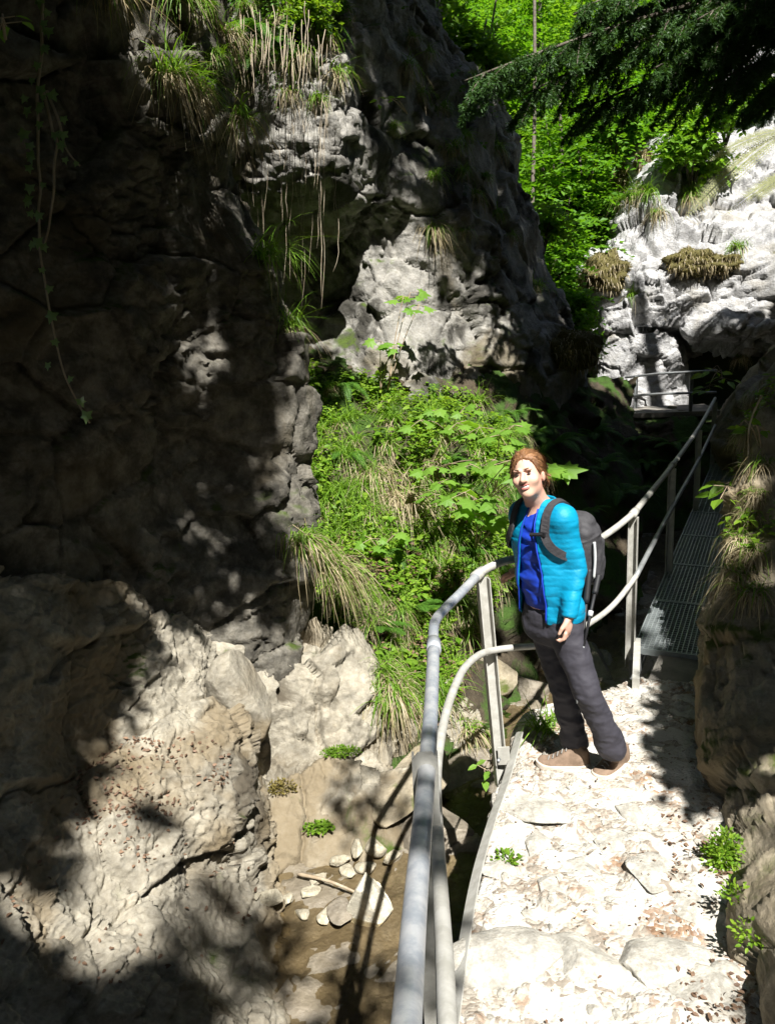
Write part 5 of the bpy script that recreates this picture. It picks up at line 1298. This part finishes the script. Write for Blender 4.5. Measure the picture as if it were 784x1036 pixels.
KEYS = [A([.9,3.6,z]) for z in (.2,.6,1.0,1.3,1.6)]+[MAIN[i] for i in range(6,30,3)]+[farp[i] for i in (4,12,20,28,34)]
KEYR = [.42]*len(KEYS)
for a in ((520,80,6.8),(560,95,7),(600,80,7),(650,70,6.7),(690,60,6.6),(500,72,6.8),(560,40,7.2)): KEYS.append(U(*a)); KEYR.append(.4)
ALLB = list(BVH.values())
def lands_lit(c, m=.16):
    for kp, kr in zip(KEYS, KEYR):
        rel = c-kp; t = rel@SUN
        if t > 0 and np.linalg.norm(rel-SUN*t) < kr+(m-.16)*.5: return True
    for off in (A([0,0,0]), A([m,0,0]), A([-m,0,0]), A([0,m,0]), A([0,-m,0])):
        o = Vector(c+off); best = None
        for b in ALLB:
            h = b.ray_cast(o, Vector(-SUN))
            if h[0] is not None and (best is None or h[3] < best[1]): best = (A(h[0][:]), h[3])
        if best is None: continue
        if (best[0]-CAM)@ROT[:,2] > 0: continue
        x = proj(best[0][None])
        for p in LITP:
            if inpoly(x, p)[0]: return True
    return False
SH = [[c for c in g if not lands_lit(c)] for g in SH]
SH[3] += shade_pts([(335,990),(400,990),(398,1070),(290,1070)], 10, 9, 11, seed=219, only=[n for n in BVH if n.startswith('stream')])
def crown_of(pts, seed, lf=.115, per=34, rad=.2):
    global RNG
    RNG = np.random.default_rng(seed); pts = A(pts)
    n = len(pts)*per
    c = np.repeat(pts, per, 0)+rnd_unit(n)*A([1,1,.6])*rad*RNG.uniform(.1,1,n)[:,None]**.6
    return scatter(LEAF, c, rnd_unit(n)*A([1,1,.4]), SUN*.8+UP*.4+.6*rnd_unit(n), lf*RNG.uniform(.7,1.2,n))
HN = [n for n in BVH if n.startswith('hillside')]
for k, (bx, by, lb) in enumerate(((4.2,-3.0,'beech tree leaning out over the path behind the viewer'),(7.2,6.0,'unseen beech tree added on the right slope to shade the middle cliff'),(6.2,2.0,'unseen beech tree added on the right slope to shade the footbridge'),(5.2,-6.0,'beech tree farthest back on the slope behind the viewer'))):
    b = drop(bx, by, HN); pts = A(SH[k]); top = A([bx-.5, by, b[2]+5.5])
    lm = pts[np.random.default_rng(k).choice(len(pts), 9)]
    limb_tree('beech_or_shade_tree', b, top, crown_of(pts, 300+k, per=(30,30,30,12)[k]), lm, .17, lb, 'tree', 'canopy')  # trunk and limbs added to carry the shade crowns
# crowns added overhead to block skylight, left open along sun rays to lit areas
RNG = np.random.default_rng(230)
cand = np.stack([RNG.uniform(-13,13,5600), RNG.uniform(-12,15,5600), RNG.uniform(8,16,5600)], 1); keep = []
for c in cand:
    q = (c-CAM)@ROT
    if -q[2] > 0 and abs(q[0]/-q[2]) < .75 and q[1]/-q[2] < .95: continue
    y4 = c[1]+.69*(c[2]-4)
    if y4 > 13.5 and -6 < c[0]-.185*(c[2]-4) < 16: continue
    if lands_lit(c, .62): continue
    ok = True
    for bvh in BVH.values():
        h = bvh.ray_cast(Vector(c), Vector(-SUN))
        if h[0] is None: continue
        x, y = proj(A([h[0][:]]))[0]
        if 60 < x < 300 and 600 < y < 1060 and (A(h[0])-CAM)@ROT[:,2] < 0: ok = False; break
    if ok: keep.append(c)
keep = A(keep)
for k, (bx, by, lb) in enumerate(((-6,-3,'unseen tall beech tree added on the left rim behind the viewer to block skylight'),(9,-1,'unseen tall beech tree added high on the right slope behind the viewer to block skylight'),(-7,5,'tall beech tree on the rim above the left cliff'),(10,4,'tall beech tree high on the right slope over the gorge'))):
    own = keep[np.argmin(np.linalg.norm(keep[:,None,:2]-A([(-5,-4),(5,-4),(-5,6),(5,6)])[None],axis=2),axis=1) == k]
    hb = drop(bx, by, HN); b = hb if hb is not None else A([bx,by,2.0])
    if bx < 0: b = A([bx,by,4.5])
    lm = own[np.random.default_rng(k).choice(len(own), 10)]
    limb_tree('beech_or_shade_tree', b, A([bx,by,b[2]+6]), crown_of(own, 330+k, lf=.42, per=14, rad=.7), lm, .2, lb, 'tree', 'canopy')
print('canopy', len(keep))
# wooded hillside: three kinds of crown, each with trunk and twigs, copied over the slope
def bg_tree(seed, mat, label, cat='tree', nsp=620, cr_=2.1, h=5.2, name='beech_or_shade_tree', lf=.125, low=1.4):
    global RNG
    RNG = np.random.default_rng(seed)
    cs = [A([RNG.normal()*.9, RNG.normal()*.9, low+RNG.uniform(0,1)*(h-low)]) for _ in range(11)]; rs = RNG.uniform(.7,1.35,11)*cr_/2.0
    t = empty(name, (0,0,0), label, cat, 'trees on the wooded hillside')
    parts = [tube(cr(A([[0,0,-.6],[.1,.05,h*.4],[RNG.normal()*.3,RNG.normal()*.3,h]]), 12), np.linspace(.11,.03,12), 6)]
    for c in cs: parts.append(tube(cr(A([[.05,0,c[2]*.6],c*.6+A([0,0,c[2]*.2]),c]),6), np.linspace(.035,.008,6), 4))
    V, F = join(parts); o = build('trunk', V, F, M['bark']); o.parent = t
    V, F = sprays(cs, rs, nsp, 16, lf, DIAM, .8, .35, .75); o = build('crown', V, F, M[mat], None, False); o.parent = t
    return t
bgp = [bg_tree(401,'forest','mid green leafy tree among many on the wooded hillside'), bg_tree(402,'forest2','bright yellow green leafy tree among others on the wooded hillside'), bg_tree(403,'forest','low leafy tree with layered branches on the wooded hillside', low=.5, h=4)]
rg = np.random.default_rng(9); n_t = 0
spots = []
for d, xs in ((16.5,(505,560,600)),(18.5,(480,530,575,625)),(21,(500,545,590,640,690,450)),(24,(470,520,570,620,670,720,770)),(28,(440,490,540,590,640,690,740,790)),(33,(450,510,570,630,690,750,800)),(40,(430,500,570,640,710,780)),(48,(450,540,630,720,800))):
    for x in xs: spots.append((x+rg.uniform(-18,18), d+rg.uniform(-1,1)))
for x, d in spots:
    q = U(x, 200, d); z = BVH[HILL].ray_cast(Vector((q[0],q[1],60)), Vector((0,0,-1)))[0]
    if z is None: continue
    put(bgp[int(rg.integers(3))], A(z), rg.uniform(0,6), rg.uniform(.85,1.35)*(1+max(0,d-22)*.02))
# bushes near the crag and the cliff corner
def bush(px, py, d, r, ns, label, mat, seed, lf=.10, name='bush', k=7):
    global RNG
    RNG = np.random.default_rng(seed); c = U(px, py, d)
    t = empty(name, c-UP*r[2], label, 'bush')
    cs = c+rnd_unit(k)*A(r)*.6
    build('stems', *join([tube(cr(A([c-UP*(r[2]+.3), c*.5+q*.5-UP*.2, q]), 8), np.linspace(.02,.005,8), 5) for q in cs]), M['bark'], t)
    build('foliage', *sprays(cs, min(r)*.75, ns, 12, lf, LEAF, .9, .5, .35), M[mat], t, False)
bush(700,150,14.2,(.6,.5,.55),320,'bright yellow green bush on top of the pale crag','forest2',411,.13)
bush(685,118,15.6,(.5,.5,.4),150,'lighter bush behind the bright one on the crag','forest2',412,.13)
bush(760,95,15.5,(.8,.6,.5),200,'leafy bush at the top right of the crag','forest2',413,.13)
bush(622,118,16.0,(.6,.5,.5),200,'bright leafy bush in front of the wood beside the crag top','forest2',424,.13)
bush(735,112,13.8,(.5,.4,.3),160,'yellow green bush above the arching fern','forest2',425,.12)
bush(660,110,16.5,(.7,.6,.7),200,'green bush left of the crag top','forest',414,.13)
bush(548,222,12.2,(.4,.5,.3),110,'leafy twigs sticking out beside the middle cliff','forest2',415,.12)
bush(580,310,13.2,(.35,.4,.7),170,'slender green bush between the middle cliff and the crag','forest',416,.10)
bush(590,350,13.0,(.3,.3,.3),80,'small green bush beside the mossy lump','forest',417,.09)
bush(462,45,10.6,(.5,.5,.4),220,'leafy bush on top of the middle cliff','forest2',418,.11)
bush(500,78,11.0,(.35,.4,.3),130,'low leafy bush at the right shoulder of the middle cliff','forest',421,.10)
bush(405,-12,9.6,(.4,.4,.35),150,'yellow green bush over the lit top of the middle cliff','forest2',422,.09)
bush(440,-5,10.5,(.6,.5,.5),240,'bright bush at the top edge of the middle cliff','forest2',419,.10)
bush(312,6,7.0,(.22,.2,.14),150,'small bright green bush on the lip of the cliff','herb',420,.05)
for px, top, lb in ((472,(492,20,10.8),'thin grey sapling stem leaning from the middle cliff'),(486,(505,-20,10.8),'taller thin sapling stem behind the leaning one')):
    a = U(px,200,10.3); b = U(*top); tag(build('sapling', *tube(cr(A([a, a*.5+b*.5+A([-.08,0,.05]), b]), 16), np.linspace(.028,.012,16), 6), M['bark'], None, True, a), lb, 'sapling')
for px, d, lb in ((538,15.5,'thin dark young trunk in the gap beyond the middle cliff'),(700,19,'dark slim trunk behind the spruce boughs'),(640,20,'slim trunk seen through the leaves')):
    a, b = U(px-3,300,d), U(px+2,-60,d+1.5); tag(build('young_trunk', *tube(cr(A([a, a*.5+b*.5+A([.06,0,0]), b]), 16), np.linspace(.05,.03,16), 6), M['bark'], None, True, a), lb, 'tree trunk')
# spruce whose boughs hang over the gorge at the top right
def bough(a, b, seed, droop=.25, ntw=64, wl=.7):
    global RNG
    RNG = np.random.default_rng(seed)
    n = 30; t = np.linspace(0,1,n); L_ = np.linalg.norm(b-a)
    ax = a*(1-t[:,None])+b*t[:,None]; ax[:,2] += droop*4*t*(1-t)*.5*L_*.35
    w = [tube(ax, np.linspace(.05,.008,n), 6)]; T = unit(np.gradient(ax, axis=0)); pos, dr, sz = [], [], []
    for k in range(ntw):
        f = .22+.78*(k/ntw)**.8; i = min(n-1, int(f*(n-1))); s = 1 if k % 2 else -1
        side = unit(np.cross(T[i], UP))*s; tl = wl*(1.1-f)*RNG.uniform(.6,1.2)+.25
        m_ = 10; u = np.linspace(0,1,m_)[:,None]; d = unit(side*RNG.uniform(.5,1)+T[i]*.8+.2*RNG.normal(size=3))
        tw = ax[i]+d*tl*u-UP*(.55*tl*u**1.5); w.append(tube(tw, np.linspace(.008,.003,m_), 4, False))
        ch = [(tw, 5)]
        for q in range(1,m_):
            for s2 in (-1,1):
                e = unit(unit(np.cross(d, UP))*s2*.6+d*.6-UP*.5+.3*RNG.normal(size=3)); l2 = tl*.34*(1.15-q/m_)*RNG.uniform(.6,1.3)
                u2 = np.linspace(0,1,6)[:,None]; ch.append((tw[q]+e*l2*u2-UP*.35*l2*u2**2, 6))
        for c, rp in ch:
            td = unit(np.gradient(c, axis=0))
            P = np.repeat(c, rp, 0)+RNG.uniform(-.6,.6,(len(c)*rp,1))*np.repeat(td,rp,0)*np.linalg.norm(c[1]-c[0])
            pos.append(P); dr.append(np.repeat(td, rp, 0)*.7+.8*rnd_unit(len(P)))
    NT = (A([[-.11,0,0],[.11,0,0],[.05,1,0],[-.05,1,0]]), [A([[0,1,2,3]])])
    P = np.concatenate(pos)
    return join(w), scatter(NT, P, np.concatenate(dr), rnd_unit(len(P)), .034*RNG.uniform(.6,1.3,len(P)))
sb = drop(6.6, 7.2, HN)
sp_ = empty('spruce_tree', sb, 'dark spruce whose boughs droop over the top right of the view', 'tree')
st = sb+A([-.2,0,9.5]); build('trunk', *tube(cr(A([sb-UP*.4, sb*.5+st*.5, st]), 12), np.linspace(.24,.09,12), 10), M['bark'], sp_)
bt = [((470,82,9.3),5.6),((525,98,9.6),5.9),((585,112,9.9),5.4),((560,50,10),6.3),((660,70,9),5.9),((700,92,8.8),5.3),((640,20,9.6),6.8),((600,-60,10),7.9),((690,-10,9.2),7.0),((740,20,9),6.4),((640,-100,9.6),8.4),((520,-70,9.6),8.2),((760,95,9.9),5.0),((580,15,9.0),6.9),((705,20,8.6),6.4)]
for k, (tp, z) in enumerate(bt):
    z = 2.3+(z-2.3)*.8; f = np.clip((z-sb[2])/9.5, .05, .98); a = sb*(1-f)+st*f
    (wv_, wf), (nv, nf) = bough(a, U(tp[0],tp[1],tp[2]*.73), 500+k, .25, 60, .55)
    o = build('bough', wv_, wf, M['bark'], sp_)
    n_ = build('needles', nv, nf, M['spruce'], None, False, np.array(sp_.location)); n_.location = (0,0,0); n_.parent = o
